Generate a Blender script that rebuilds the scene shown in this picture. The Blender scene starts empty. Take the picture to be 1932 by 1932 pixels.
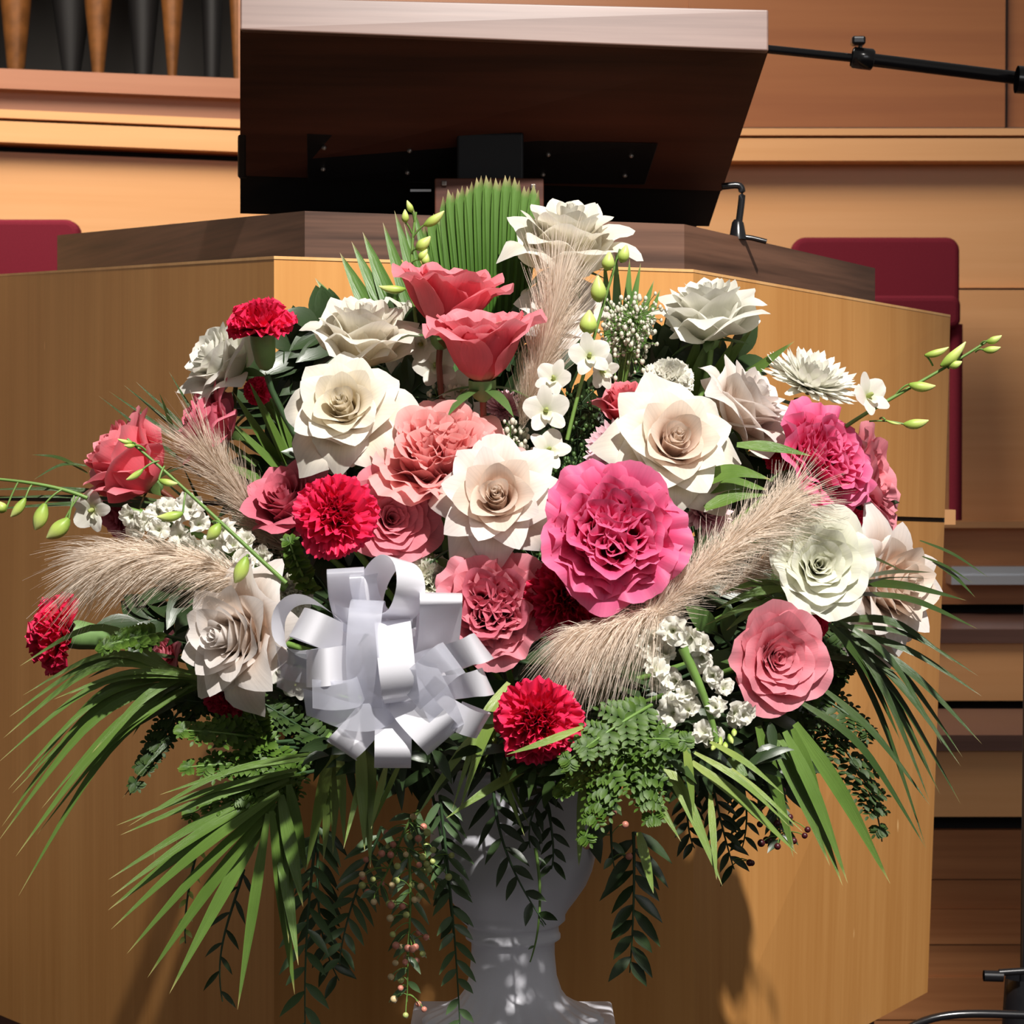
import bpy, math, random
import numpy as np
from mathutils import Vector, Matrix, Quaternion
random.seed(7); rng = np.random.default_rng(7)
SC = bpy.context.scene; COL = SC.collection
PI = math.pi

# ------------------------------------------------------------------ camera
IMG = 1932.0; F = 4200.0; EYE = 1.40; PITCH = math.radians(-1.17)
cam_d = bpy.data.cameras.new('camera'); cam = bpy.data.objects.new('camera', cam_d); COL.objects.link(cam)
cam.location = (0, 0, EYE); cam.rotation_euler = (PI / 2 + PITCH, 0, 0)
cam_d.sensor_width = 36; cam_d.lens = 36 * F / IMG; cam_d.clip_start = 0.05; cam_d.clip_end = 60
cam_d.dof.use_dof = True; cam_d.dof.focus_distance = 2.0; cam_d.dof.aperture_fstop = 26
SC.camera = cam

def at(px, py, D):
    """world point seen at pixel (px, py) whose world distance along Y is D"""
    cx = (px - IMG / 2) / F; cz = -(py - IMG / 2) / F
    c, s = math.cos(PITCH), math.sin(PITCH)
    d = Vector((cx, c - cz * s, s + cz * c))
    return Vector((0, 0, EYE)) + d * (D / d.y)
def m_of(px, D): return px * D / F

# ------------------------------------------------------------------ world, lights, exposure
w = bpy.data.worlds.new('world'); SC.world = w; w.use_nodes = True
w.node_tree.nodes['Background'].inputs[0].default_value = (1.0, 0.93, 0.86, 1)
w.node_tree.nodes['Background'].inputs[1].default_value = 0.15
def lamp(name, typ, loc, target, power, color, **kw):
    d = bpy.data.lights.new(name, typ); o = bpy.data.objects.new(name, d); COL.objects.link(o)
    o.location = loc; o.rotation_euler = (Vector(target) - Vector(loc)).to_track_quat('-Z', 'Y').to_euler()
    d.energy = power; d.color = color
    for k, v in kw.items(): setattr(d, k, v)
    return o
TGT = Vector((0.13, 2.05, 1.36))
az, el, R_ = math.radians(14), math.radians(48), 5.5
KEY = TGT + Vector((math.sin(az) * math.cos(el), -math.cos(az) * math.cos(el), math.sin(el))) * R_
lamp('stage_spotlight', 'SPOT', KEY, TGT, 2260, (1.0, 0.955, 0.90), spot_size=math.radians(25), spot_blend=0.75, shadow_soft_size=0.07)
lamp('choir_light', 'AREA', (-0.9, 3.95, 3.35), (-0.6, 6.0, 1.25), 80, (1.0, 0.92, 0.82), shape='RECTANGLE', size=2.4, size_y=0.8)
lamp('fill_light', 'AREA', (1.9, -1.6, 3.0), (0, 2.3, 1.2), 16, (0.97, 0.97, 1.0), shape='RECTANGLE', size=1.6, size_y=1.2)  # unseen fill lamp, added to lift the shadows from the front
SC.view_settings.view_transform = 'Standard'; SC.view_settings.look = 'None'
SC.view_settings.gamma = 1; SC.view_settings.use_curve_mapping = False; SC.view_settings.exposure = 0.0
SC.cycles.max_bounces = 6; SC.cycles.transparent_max_bounces = 6

# ------------------------------------------------------------------ materials
def new_mat(name):
    m = bpy.data.materials.new(name); m.use_nodes = True
    nt = m.node_tree; nt.nodes.clear()
    out = nt.nodes.new('ShaderNodeOutputMaterial')
    return m, nt, out
def nd(nt, t, **kw):
    n = nt.nodes.new(t)
    for k, v in kw.items(): setattr(n, k, v)
    return n
def c4(c): return (c[0], c[1], c[2], 1)
def srgb(r, g, b):
    f = lambda x: (x / 255 / 12.92) if x / 255 <= 0.04045 else ((x / 255 + 0.055) / 1.055) ** 2.4
    return (f(r), f(g), f(b))
def ramp(nt, stops):
    r = nd(nt, 'ShaderNodeValToRGB'); e = r.color_ramp.elements
    while len(e) < len(stops): e.new(0.5)
    for x, (p, c) in zip(e, stops): x.position = p; x.color = c4(c)
    return r
def thin_mat(name, stops, rough=0.5, transl=0.3, spec=0.3, veins=40, vein_amt=0.12, bump=0.15, mottle=0.10, coat=0.0):
    """petals and leaves: colour runs along the blade (uv.y); veins run along it (uv.x)"""
    m, nt, out = new_mat(name); L = nt.links.new
    uv = nd(nt, 'ShaderNodeUVMap'); sep = nd(nt, 'ShaderNodeSeparateXYZ'); L(uv.outputs[0], sep.inputs[0])
    rp = ramp(nt, stops); L(sep.outputs[1], rp.inputs[0])
    mp = nd(nt, 'ShaderNodeMapping'); mp.inputs['Scale'].default_value = (veins, 2.0, 1); L(uv.outputs[0], mp.inputs[0])
    nz = nd(nt, 'ShaderNodeTexNoise'); nz.inputs['Scale'].default_value = 1.0; nz.inputs['Detail'].default_value = 3; L(mp.outputs[0], nz.inputs['Vector'])
    tc = nd(nt, 'ShaderNodeTexCoord'); n2 = nd(nt, 'ShaderNodeTexNoise'); n2.inputs['Scale'].default_value = 60; n2.inputs['Detail'].default_value = 3
    L(tc.outputs['Object'], n2.inputs['Vector'])
    a = nd(nt, 'ShaderNodeMath', operation='MULTIPLY_ADD'); L(nz.outputs[0], a.inputs[0]); a.inputs[1].default_value = 2 * vein_amt; a.inputs[2].default_value = 1 - vein_amt
    b = nd(nt, 'ShaderNodeMath', operation='MULTIPLY_ADD'); L(n2.outputs[0], b.inputs[0]); b.inputs[1].default_value = 2 * mottle; b.inputs[2].default_value = 1 - mottle
    ab = nd(nt, 'ShaderNodeMath', operation='MULTIPLY'); L(a.outputs[0], ab.inputs[0]); L(b.outputs[0], ab.inputs[1])
    mx = nd(nt, 'ShaderNodeVectorMath', operation='SCALE'); L(rp.outputs[0], mx.inputs[0]); L(ab.outputs[0], mx.inputs['Scale'])
    p = nd(nt, 'ShaderNodeBsdfPrincipled'); L(mx.outputs[0], p.inputs['Base Color'])
    p.inputs['Roughness'].default_value = rough; p.inputs['Specular IOR Level'].default_value = spec
    p.inputs['Coat Weight'].default_value = coat; p.inputs['Coat Roughness'].default_value = 0.25
    bp = nd(nt, 'ShaderNodeBump'); bp.inputs['Strength'].default_value = bump; bp.inputs['Distance'].default_value = 0.001
    L(nz.outputs[0], bp.inputs['Height']); L(bp.outputs[0], p.inputs['Normal'])
    if transl > 0:
        t = nd(nt, 'ShaderNodeBsdfTranslucent'); L(mx.outputs[0], t.inputs[0])
        ms = nd(nt, 'ShaderNodeMixShader'); ms.inputs[0].default_value = transl
        L(p.outputs[0], ms.inputs[1]); L(t.outputs[0], ms.inputs[2]); L(ms.outputs[0], out.inputs[0])
    else: L(p.outputs[0], out.inputs[0])
    return m
def plain_mat(name, col, rough=0.5, metal=0.0, spec=0.5, noise=0.0, nscale=30, bump=0.0, coat=0.0, col2=None, transl=0.0, alpha=1.0):
    m, nt, out = new_mat(name); L = nt.links.new
    p = nd(nt, 'ShaderNodeBsdfPrincipled')
    p.inputs['Roughness'].default_value = rough; p.inputs['Metallic'].default_value = metal; p.inputs['Specular IOR Level'].default_value = spec
    p.inputs['Coat Weight'].default_value = coat; p.inputs['Alpha'].default_value = alpha
    tc = nd(nt, 'ShaderNodeTexCoord'); nz = nd(nt, 'ShaderNodeTexNoise'); nz.inputs['Scale'].default_value = nscale; nz.inputs['Detail'].default_value = 4
    L(tc.outputs['Object'], nz.inputs['Vector'])
    c2 = col2 or tuple(x * (1 - noise) for x in col)
    rp = ramp(nt, [(0.3, col), (0.7, c2)]); L(nz.outputs[0], rp.inputs[0]); L(rp.outputs[0], p.inputs['Base Color'])
    if bump:
        bp = nd(nt, 'ShaderNodeBump'); bp.inputs['Strength'].default_value = bump; bp.inputs['Distance'].default_value = 0.002
        L(nz.outputs[0], bp.inputs['Height']); L(bp.outputs[0], p.inputs['Normal'])
    if transl > 0:
        t = nd(nt, 'ShaderNodeBsdfTranslucent'); t.inputs[0].default_value = c4(col)
        ms = nd(nt, 'ShaderNodeMixShader'); ms.inputs[0].default_value = transl
        L(p.outputs[0], ms.inputs[1]); L(t.outputs[0], ms.inputs[2]); L(ms.outputs[0], out.inputs[0])
    else: L(p.outputs[0], out.inputs[0])
    return m
def wood_mat(name, light, dark, vertical=True, rough=0.35, scale=1.0, contrast=1.0, flecks=0.0, coat=0.2):
    m, nt, out = new_mat(name); L = nt.links.new
    tc = nd(nt, 'ShaderNodeTexCoord'); mp = nd(nt, 'ShaderNodeMapping')
    mp.inputs['Scale'].default_value = (14 * scale, 14 * scale, 0.9 * scale) if vertical else (0.9 * scale, 0.9 * scale, 14 * scale)
    L(tc.outputs['Object'], mp.inputs[0])
    n1 = nd(nt, 'ShaderNodeTexNoise'); n1.inputs['Scale'].default_value = 1.0; n1.inputs['Detail'].default_value = 5; n1.inputs['Distortion'].default_value = 0.6
    L(mp.outputs[0], n1.inputs['Vector'])
    mp2 = nd(nt, 'ShaderNodeMapping'); k = 130 * scale
    mp2.inputs['Scale'].default_value = (k, k, 4 * scale) if vertical else (4 * scale, 4 * scale, k)
    L(tc.outputs['Object'], mp2.inputs[0])
    n2 = nd(nt, 'ShaderNodeTexNoise'); n2.inputs['Scale'].default_value = 1.0; n2.inputs['Detail'].default_value = 4; L(mp2.outputs[0], n2.inputs['Vector'])
    mx = nd(nt, 'ShaderNodeMix'); mx.data_type = 'FLOAT'; mx.inputs[0].default_value = 0.35; L(n1.outputs[0], mx.inputs[2]); L(n2.outputs[0], mx.inputs[3])
    lo, hi = 0.5 - 0.18 / contrast, 0.5 + 0.18 / contrast
    rp = ramp(nt, [(lo, dark), (hi, light)]); L(mx.outputs[0], rp.inputs[0])
    p = nd(nt, 'ShaderNodeBsdfPrincipled'); p.inputs['Roughness'].default_value = rough; p.inputs['Specular IOR Level'].default_value = 0.35
    p.inputs['Coat Weight'].default_value = coat; p.inputs['Coat Roughness'].default_value = 0.35
    src = rp.outputs[0]
    if flecks > 0:
        mp3 = nd(nt, 'ShaderNodeMapping'); mp3.inputs['Scale'].default_value = (60, 60, 14); L(tc.outputs['Object'], mp3.inputs[0])
        vz = nd(nt, 'ShaderNodeTexNoise'); vz.inputs['Scale'].default_value = 1; vz.inputs['Detail'].default_value = 1; L(mp3.outputs[0], vz.inputs['Vector'])
        fr = ramp(nt, [(0.79, (0, 0, 0)), (0.83, (1, 1, 1))]); L(vz.outputs[0], fr.inputs[0])
        mm = nd(nt, 'ShaderNodeMix'); mm.data_type = 'RGBA'; L(fr.outputs[0], mm.inputs[0]); L(src, mm.inputs[6]); mm.inputs[7].default_value = c4(tuple(min(1, x * 1.5 + .1) for x in light)); src = mm.outputs[2]
    L(src, p.inputs['Base Color'])
    bp = nd(nt, 'ShaderNodeBump'); bp.inputs['Strength'].default_value = 0.06; bp.inputs['Distance'].default_value = 0.001; L(n2.outputs[0], bp.inputs['Height']); L(bp.outputs[0], p.inputs['Normal'])
    L(p.outputs[0], out.inputs[0])
    return m

M = {}
M['maple'] = wood_mat('maple_veneer_upright_grain', srgb(217, 158, 92), srgb(197, 136, 72), True, flecks=1, coat=0.05)
M['maple_edge'] = wood_mat('maple_edge', srgb(240, 190, 130), srgb(220, 160, 95), True)
M['maple_h'] = wood_mat('maple_veneer_level_grain', srgb(232, 176, 122), srgb(218, 158, 102), False, scale=0.4)
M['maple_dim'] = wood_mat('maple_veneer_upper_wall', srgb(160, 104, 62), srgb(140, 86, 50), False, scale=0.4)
M['maple_plank'] = wood_mat('maple_planks_level', srgb(205, 140, 90), srgb(170, 108, 66), False, scale=0.6, contrast=1.2)
M['rosy'] = wood_mat('rosy_wood_ledge', srgb(168, 118, 90), srgb(152, 102, 76), False, scale=0.4)
M['walnut'] = wood_mat('dark_walnut_level', srgb(120, 86, 68), srgb(60, 40, 30), False, rough=0.4, scale=1.0, contrast=1.6)
M['walnut_lip'] = wood_mat('walnut_polished_lip_glare', srgb(156, 128, 118), srgb(104, 78, 70), False, rough=0.25, scale=1.0, coat=1.0)  # pinkish glare of the lit lip is put into the pale wood colour
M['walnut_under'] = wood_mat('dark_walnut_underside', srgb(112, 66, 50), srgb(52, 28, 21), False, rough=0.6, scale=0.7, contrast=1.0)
M['tread'] = wood_mat('brown_tread', srgb(120, 88, 78), srgb(90, 62, 54), False, scale=0.6)
M['black'] = plain_mat('black_gap', (0.006, 0.006, 0.007), 0.8)
M['black_metal'] = plain_mat('black_painted_metal', (0.012, 0.012, 0.014), 0.2, spec=0.6)
M['bracket'] = plain_mat('black_bracket_metal', (0.010, 0.011, 0.013), 0.45)
M['steel_blue'] = plain_mat('dark_blue_grey_metal', (0.009, 0.011, 0.014), 0.5, spec=0.3)
M['screw'] = plain_mat('screw_metal', (0.25, 0.22, 0.2), 0.35, metal=0.8)
M['chrome'] = plain_mat('brushed_aluminium', (0.72, 0.74, 0.78), 0.3, metal=0.9)
M['burgundy'] = plain_mat('burgundy_upholstery', srgb(122, 38, 52), 0.9, noise=0.15, nscale=300, spec=0.1)
M['grille'] = plain_mat('dark_grey_grille_board', srgb(62, 60, 58), 0.9)
M['pipe'] = plain_mat('gilt_brown_organ_pipe', srgb(140, 88, 42), 0.4, metal=0.3, noise=0.5, nscale=22)
M['pipe_dark'] = plain_mat('black_organ_pipe', (0.01, 0.009, 0.009), 0.6)
M['urn'] = plain_mat('white_matte_urn', srgb(214, 214, 222), 0.42, noise=0.04, nscale=14, spec=0.4)
M['foam'] = plain_mat('green_floral_foam', srgb(40, 70, 40), 0.95)
M['floor'] = plain_mat('dark_carpet', srgb(46, 34, 34), 0.95, noise=0.3, nscale=200)
M['stem'] = plain_mat('green_stem', srgb(112, 148, 70), 0.45, noise=0.25, nscale=40)
M['stem_dark'] = plain_mat('dark_green_stem', srgb(58, 84, 52), 0.45, noise=0.25, nscale=40)
M['stem_brown'] = plain_mat('reddish_stem', srgb(138, 74, 56), 0.45, noise=0.25, nscale=40)
M['calyx'] = plain_mat('green_calyx', srgb(120, 156, 92), 0.5, noise=0.25, nscale=60)
M['bud'] = thin_mat('yellow_green_bud', [(0, srgb(130, 165, 60)), (0.5, srgb(190, 210, 105)), (1, srgb(222, 230, 150))], 0.4, 0.15, 0.4, veins=14)
M['straw'] = plain_mat('pampas_straw', srgb(246, 232, 216), 0.7, noise=0.15, nscale=18, spec=0.2, transl=0.45)
M['straw_shaded'] = plain_mat('pampas_straw_shaded', srgb(232, 216, 198), 0.7, noise=0.2, nscale=18, spec=0.2, transl=0.45)  # same straw slightly darker: shade on the rear plume put into its colour
M['satin'] = plain_mat('white_satin_ribbon', srgb(240, 240, 247), 0.24, metal=0.05, spec=1.0, noise=0.03, nscale=20, transl=0.2)
M['sheer'] = plain_mat('sheer_white_ribbon', srgb(226, 228, 240), 0.25, spec=0.9, transl=0.3, alpha=0.45)
M['pepper_green'] = plain_mat('green_peppercorn', srgb(190, 200, 120), 0.35, noise=0.2)
M['pepper_pink'] = plain_mat('pink_peppercorn', srgb(214, 140, 120), 0.4, noise=0.2)
M['pepper_cream'] = plain_mat('cream_peppercorn', srgb(225, 200, 150), 0.4, noise=0.2)
M['pepper_dark'] = plain_mat('dark_red_berry', srgb(70, 24, 30), 0.35)
M['tiny_white'] = plain_mat('tiny_white_buds', srgb(226, 224, 204), 0.6, noise=0.15, transl=0.2)
# petals
W_ = srgb
M['cream'] = thin_mat('cream_petal', [(0, W_(213, 207, 144)), (0.30, W_(236, 223, 192)), (0.75, W_(240, 234, 219)), (1, W_(240, 237, 227))], 0.55, 0.38)
M['blush'] = thin_mat('blush_cream_petal', [(0, W_(217, 205, 153)), (0.35, W_(237, 213, 194)), (0.75, W_(240, 230, 221)), (1, W_(240, 234, 230))], 0.55, 0.38)
M['blush_heart'] = thin_mat('peach_heart_petal', [(0, W_(234, 205, 177)), (0.5, W_(239, 211, 192)), (1, W_(241, 227, 213))], 0.55, 0.42)
M['cream_heart'] = thin_mat('buttery_heart_petal', [(0, W_(232, 213, 169)), (0.5, W_(239, 225, 196)), (1, W_(241, 233, 215))], 0.55, 0.42)
M['ivory'] = thin_mat('ivory_petal', [(0, W_(188, 198, 125)), (0.3, W_(227, 227, 192)), (1, W_(238, 238, 225))], 0.55, 0.38)
M['white'] = thin_mat('white_petal', [(0, W_(205, 213, 163)), (0.3, W_(234, 233, 218)), (1, W_(241, 239, 230))], 0.5, 0.38, vein_amt=0.06)
M['coral'] = thin_mat('coral_pink_petal', [(0, W_(240, 190, 150)), (0.25, W_(236, 108, 120)), (0.7, W_(240, 124, 138)), (1, W_(244, 150, 160))], 0.5, 0.38)
M['peach'] = thin_mat('peach_pink_petal', [(0, W_(240, 180, 150)), (0.3, W_(243, 140, 146)), (1, W_(248, 188, 184))], 0.55, 0.38)
M['dusty'] = thin_mat('dusty_pink_petal', [(0, W_(210, 150, 120)), (0.3, W_(222, 116, 134)), (1, W_(236, 154, 166))], 0.55, 0.38)
M['dusty_shaded'] = thin_mat('shaded_rose_petal', [(0, W_(180, 120, 100)), (0.3, W_(200, 86, 110)), (1, W_(220, 122, 140))], 0.55, 0.28)  # darker pink for roses lying in shade, the shade painted into the petals
M['hot'] = thin_mat('hot_pink_petal', [(0, W_(226, 90, 120)), (0.3, W_(226, 62, 116)), (0.8, W_(236, 96, 146)), (1, W_(242, 126, 168))], 0.5, 0.38)
M['carn'] = thin_mat('cerise_carnation_petal', [(0, W_(190, 10, 40)), (0.5, W_(226, 22, 66)), (1, W_(238, 50, 96))], 0.5, 0.22, vein_amt=0.15)
M['carn_dark'] = thin_mat('shaded_carnation_petal', [(0, W_(150, 10, 36)), (0.5, W_(186, 20, 56)), (1, W_(208, 40, 80))], 0.5, 0.22)  # cerise petals deepened to crimson, shade on tucked-in blooms painted in
M['pale_pink'] = thin_mat('pale_pink_petal', [(0, W_(214, 130, 150)), (0.5, W_(238, 172, 192)), (1, W_(248, 214, 222))], 0.5, 0.28)
# leaves
M['palm'] = thin_mat('palm_green', [(0, W_(104, 134, 60)), (0.5, W_(88, 118, 48)), (0.93, W_(96, 124, 56)), (1, W_(180, 165, 105))], 0.32, 0.12, 0.5, veins=26, vein_amt=0.25, bump=0.5)
M['palm_light'] = thin_mat('palm_light_green', [(0, W_(150, 166, 84)), (0.5, W_(116, 142, 62)), (0.95, W_(118, 142, 70)), (1, W_(196, 182, 124))], 0.3, 0.15, 0.5, veins=26, vein_amt=0.22, bump=0.5)
M['palm_dark'] = thin_mat('palm_deep_green', [(0, W_(68, 88, 42)), (0.6, W_(52, 76, 34)), (0.95, W_(60, 82, 40)), (1, W_(130, 116, 74))], 0.28, 0.08, 0.6, veins=26, vein_amt=0.25, bump=0.5)
M['fan'] = thin_mat('fan_palm_green', [(0, W_(58, 100, 40)), (0.5, W_(66, 104, 36)), (0.95, W_(100, 136, 66)), (1, W_(176, 156, 116))], 0.35, 0.12, 0.5, veins=18, vein_amt=0.3, bump=0.4)
M['fern'] = thin_mat('fern_green', [(0, W_(56, 84, 28)), (1, W_(86, 116, 40))], 0.45, 0.15, 0.3, veins=12)
M['fern_dark'] = thin_mat('fern_dark_green', [(0, W_(42, 62, 28)), (1, W_(62, 84, 38))], 0.5, 0.08, 0.25, veins=12)
M['leaf'] = thin_mat('leaf_green', [(0, W_(70, 98, 50)), (1, W_(86, 116, 62))], 0.32, 0.12, 0.5, veins=10)
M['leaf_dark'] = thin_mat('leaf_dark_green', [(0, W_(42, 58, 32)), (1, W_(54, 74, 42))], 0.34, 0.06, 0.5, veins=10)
M['pepper_leaf'] = thin_mat('pepper_leaf_green', [(0, W_(72, 96, 60)), (1, W_(92, 118, 78))], 0.36, 0.1, 0.5, veins=8)

# ------------------------------------------------------------------ builders
def tag(o, label=None, cat=None, group=None, kind=None):
    if label: o['label'] = label
    if cat: o['category'] = cat
    if group: o['group'] = group
    if kind: o['kind'] = kind
    return o
def thing(name, loc, label, cat, group=None, quat=None):
    o = bpy.data.objects.new(name, None); COL.objects.link(o); o.empty_display_size = 0.02
    o.location = loc
    if quat is not None: o.rotation_mode = 'QUATERNION'; o.rotation_quaternion = quat
    return tag(o, label, cat, group)
def mesh(name, V, Fc, mat, parent=None, UV=None, smooth=True, world=True):
    """V: (n,3); Fc: (m,k) array or list; world=True: V is in world space and parent only translates"""
    V = np.asarray(V, dtype=np.float64)
    if parent is not None and world:
        q = parent
        while q is not None: V = V - np.array(q.location); q = q.parent
    me = bpy.data.meshes.new(name)
    if isinstance(Fc, np.ndarray):
        n, k = Fc.shape
        me.vertices.add(len(V)); me.vertices.foreach_set('co', V.astype(np.float32).ravel())
        me.loops.add(n * k); me.loops.foreach_set('vertex_index', Fc.astype(np.int32).ravel())
        me.polygons.add(n); me.polygons.foreach_set('loop_start', np.arange(0, n * k, k, dtype=np.int32))
        me.polygons.foreach_set('loop_total', np.full(n, k, dtype=np.int32))
        me.update(calc_edges=True)
    else: me.from_pydata([tuple(v) for v in V], [], Fc)
    if smooth: me.polygons.foreach_set('use_smooth', np.ones(len(me.polygons), dtype=bool))
    if UV is not None:
        li = np.empty(len(me.loops), dtype=np.int32); me.loops.foreach_get('vertex_index', li)
        me.uv_layers.new(name='UVMap').data.foreach_set('uv', np.asarray(UV, dtype=np.float32)[li].ravel())
    me.materials.append(mat)
    o = bpy.data.objects.new(name, me); COL.objects.link(o)
    if parent is not None: o.parent = parent
    return o
def gridfaces(nu, nv, off=0, wrap=False):
    i = np.arange(nv - 1)[:, None] * nu; j = np.arange(nu if wrap else nu - 1)[None, :]
    j2 = (j + 1) % nu
    return np.stack([i + j, i + j2, i + nu + j2, i + nu + j], -1).reshape(-1, 4) + off
class MB:
    def __init__(s): s.V = []; s.F = []; s.U = []; s.n = 0
    def add(s, V, Fc, U=None):
        V = np.asarray(V, float).reshape(-1, 3); s.V.append(V); s.F.append(np.asarray(Fc) + s.n)
        s.U.append(np.zeros((len(V), 2)) if U is None else U); s.n += len(V)
    def build(s, name, mat, parent=None, world=True, smooth=True):
        return mesh(name, np.concatenate(s.V), np.concatenate(s.F), mat, parent, np.concatenate(s.U), smooth, world)
def vec(a): return np.array(a, dtype=float)
def nrm(a): a = vec(a); n = np.linalg.norm(a); return a / n if n > 1e-12 else a
def bez(P, n):
    P = [vec(p) for p in P]; t = np.linspace(0, 1, n)[:, None]; k = len(P) - 1
    return sum(math.comb(k, i) * (1 - t) ** (k - i) * t ** i * P[i] for i in range(k + 1))
def tube_data(path, r, seg=6, caps=False):
    P = np.asarray(path, float); n = len(P); r = np.broadcast_to(np.asarray(r, float), (n,))
    T = np.gradient(P, axis=0); T /= np.linalg.norm(T, axis=1)[:, None] + 1e-12
    ref = vec((0, 0, 1)) if abs(T[0][2]) < 0.8 else vec((1, 0, 0))
    A = np.cross(T, ref); A /= np.linalg.norm(A, axis=1)[:, None] + 1e-12; B = np.cross(T, A)
    a = np.linspace(0, 2 * PI, seg, endpoint=False)
    V = P[:, None] + r[:, None, None] * (np.cos(a)[None, :, None] * A[:, None] + np.sin(a)[None, :, None] * B[:, None])
    return V.reshape(-1, 3), gridfaces(seg, n, wrap=True)
def tube(name, path, r, mat, parent, seg=6, world=True):
    V, Fc = tube_data(path, r, seg); return mesh(name, V, Fc, mat, parent, None, True, world)
def blade_data(path, width, face, fold=0.25, base=0.25, peak=0.35, twist=0.0, tip=1.0):
    """lanceolate blade along path (n,3): half width by s, folded along its midrib; face = direction it mostly faces"""
    P = np.asarray(path, float); n = len(P); s = np.linspace(0, 1, n)
    T = np.gradient(P, axis=0); T /= np.linalg.norm(T, axis=1)[:, None] + 1e-12
    N = vec(face)[None] - (T @ vec(face))[:, None] * T; N /= np.linalg.norm(N, axis=1)[:, None] + 1e-9
    S = np.cross(T, N)
    if twist:
        a = (s * twist)[:, None]; S, N = S * np.cos(a) + N * np.sin(a), N * np.cos(a) - S * np.sin(a)
    wv = np.where(s < peak, base + (1 - base) * np.sin(np.clip(s / peak, 0, 1) * PI / 2), np.cos(np.clip((s - peak) / (1 - peak), 0, 1) * PI / 2) ** tip)
    h = (width * 0.5 * wv)[:, None]
    V = np.stack([P - S * h + N * h * fold, P, P + S * h + N * h * fold], 1).reshape(-1, 3)
    U = np.stack([np.tile([0, .5, 1.0], n), np.repeat(s, 3)], 1)
    return V, gridfaces(3, n), U
def box(name, a, b, mat, parent=None, bevel=0.0):
    x0, y0, z0 = [min(p, q) for p, q in zip(a, b)]; x1, y1, z1 = [max(p, q) for p, q in zip(a, b)]
    V = [(x, y, z) for z in (z0, z1) for y in (y0, y1) for x in (x0, x1)]
    Fc = [(0, 2, 3, 1), (4, 5, 7, 6), (0, 1, 5, 4), (2, 6, 7, 3), (0, 4, 6, 2), (1, 3, 7, 5)]
    o = mesh(name, V, Fc, mat, parent, None, False)
    if bevel:
        m = o.modifiers.new('bevel', 'BEVEL'); m.width = bevel; m.segments = 3
    return o
def slab(name, quad, back, mat, parent=None, bevel=0.0):
    """front face = 4 world points (going round), thickness by vector back"""
    q = [vec(p) for p in quad]; bk = vec(back)
    V = q + [p + bk for p in q]
    Fc = [(0, 1, 2, 3), (7, 6, 5, 4)] + [(i, i + 4, (i + 1) % 4 + 4, (i + 1) % 4) for i in range(4)]
    o = mesh(name, V, Fc, mat, parent, None, False)
    if bevel:
        m = o.modifiers.new('bevel', 'BEVEL'); m.width = bevel; m.segments = 3
    return o
def pbox(name, x0, y0, x1, y1, D, thick, mat, parent=None, bevel=0.0):
    """upright box whose front face covers pixels x0..x1, y0..y1 at distance D"""
    a = at(x0, y1, D); b = at(x1, y0, D)
    return box(name, (a.x, D, a.z), (b.x, D + thick, b.z), mat, parent, bevel)
def lathe(name, prof, mat, parent, seg=48, flute=None, center=(0, 0)):
    P = np.asarray(prof, float); a = np.linspace(0, 2 * PI, seg, endpoint=False)
    rr = np.broadcast_to(P[:, 0][:, None], (len(P), seg)).copy()
    if flute is not None: rr = rr * (1 + np.asarray(flute)[:, None] * np.cos(flute_n * a)[None])
    V = np.stack([center[0] + rr * np.cos(a), center[1] + rr * np.sin(a), np.broadcast_to(P[:, 1][:, None], rr.shape)], -1).reshape(-1, 3)
    return mesh(name, V, gridfaces(seg, len(P), wrap=True), mat, parent)
flute_n = 24
def struct(o): o['kind'] = 'structure'; return o

# ------------------------------------------------------------------ the room
FLOOR_Z = 0.0
struct(box('floor', (-5, -3, -0.1), (5, 8.0, 0), M['floor']))
# left half of the rear wall: built of level bands; it runs away to the right
def band(name, x0, yl, x1, yr, hl, hr, D0, D1, thick, mat, parent=None):
    q = [at(x0, yl + hl, D0), at(x1, yr + hr, D1), at(x1, yr, D1), at(x0, yl, D0)]
    return slab(name, q, (0, thick, 0), mat, parent)
lw = struct(thing('wall_left', at(200, 400, 5.35), None, None)); 
def lband(nm, y0, y1, mat, dd=0.0):
    # y at px 0; the bands slope down by 0.042 px per px to the right
    a = 4.74 + dd; b = 5.35 + dd; sl = 0.042
    return band(nm, -1200, y0 - 1200 * sl, 560, y0 + 560 * sl, y1 - y0, (y1 - y0) * 0.985, a, b, 0.15, mat, lw)
lband('wall_panel', 286, 820, M['maple_h'], 0.05)
lband('trim_board', 228, 268, M['maple_h'], 0.0)
lband('shadow_gap', 266, 288, M['black'], 0.08)
lband('cap_board', 206, 222, M['maple_h'], 0.0)
lband('shadow_gap', 220, 230, M['black'], 0.03)
lband('upper_ledge', 168, 207, M['rosy'], 0.20)
lband('ledge_lip', 129, 167, M['rosy'], 0.16)
lband('lower_panel', 820, 1900, M['maple_h'], 0.05)
rw = struct(thing('wall_right', at(1700, 400, 5.4), None, None))
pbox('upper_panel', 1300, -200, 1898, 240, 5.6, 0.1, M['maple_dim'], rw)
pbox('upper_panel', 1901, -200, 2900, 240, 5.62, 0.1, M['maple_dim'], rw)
pbox('cap_board', 1250, 242, 2900, 255, 5.3, 0.3, M['maple_h'], rw)
pbox('shadow_gap', 1250, 254, 2900, 262, 5.36, 0.2, M['black'], rw)
pbox('trim_board', 1250, 261, 2900, 303, 5.3, 0.2, M['maple_h'], rw)
pbox('shadow_gap', 1250, 302, 2900, 314, 5.42, 0.1, M['black'], rw)
pbox('wall_panel', 1250, 312, 2900, 543, 5.38, 0.1, M['maple_h'], rw)
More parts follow.
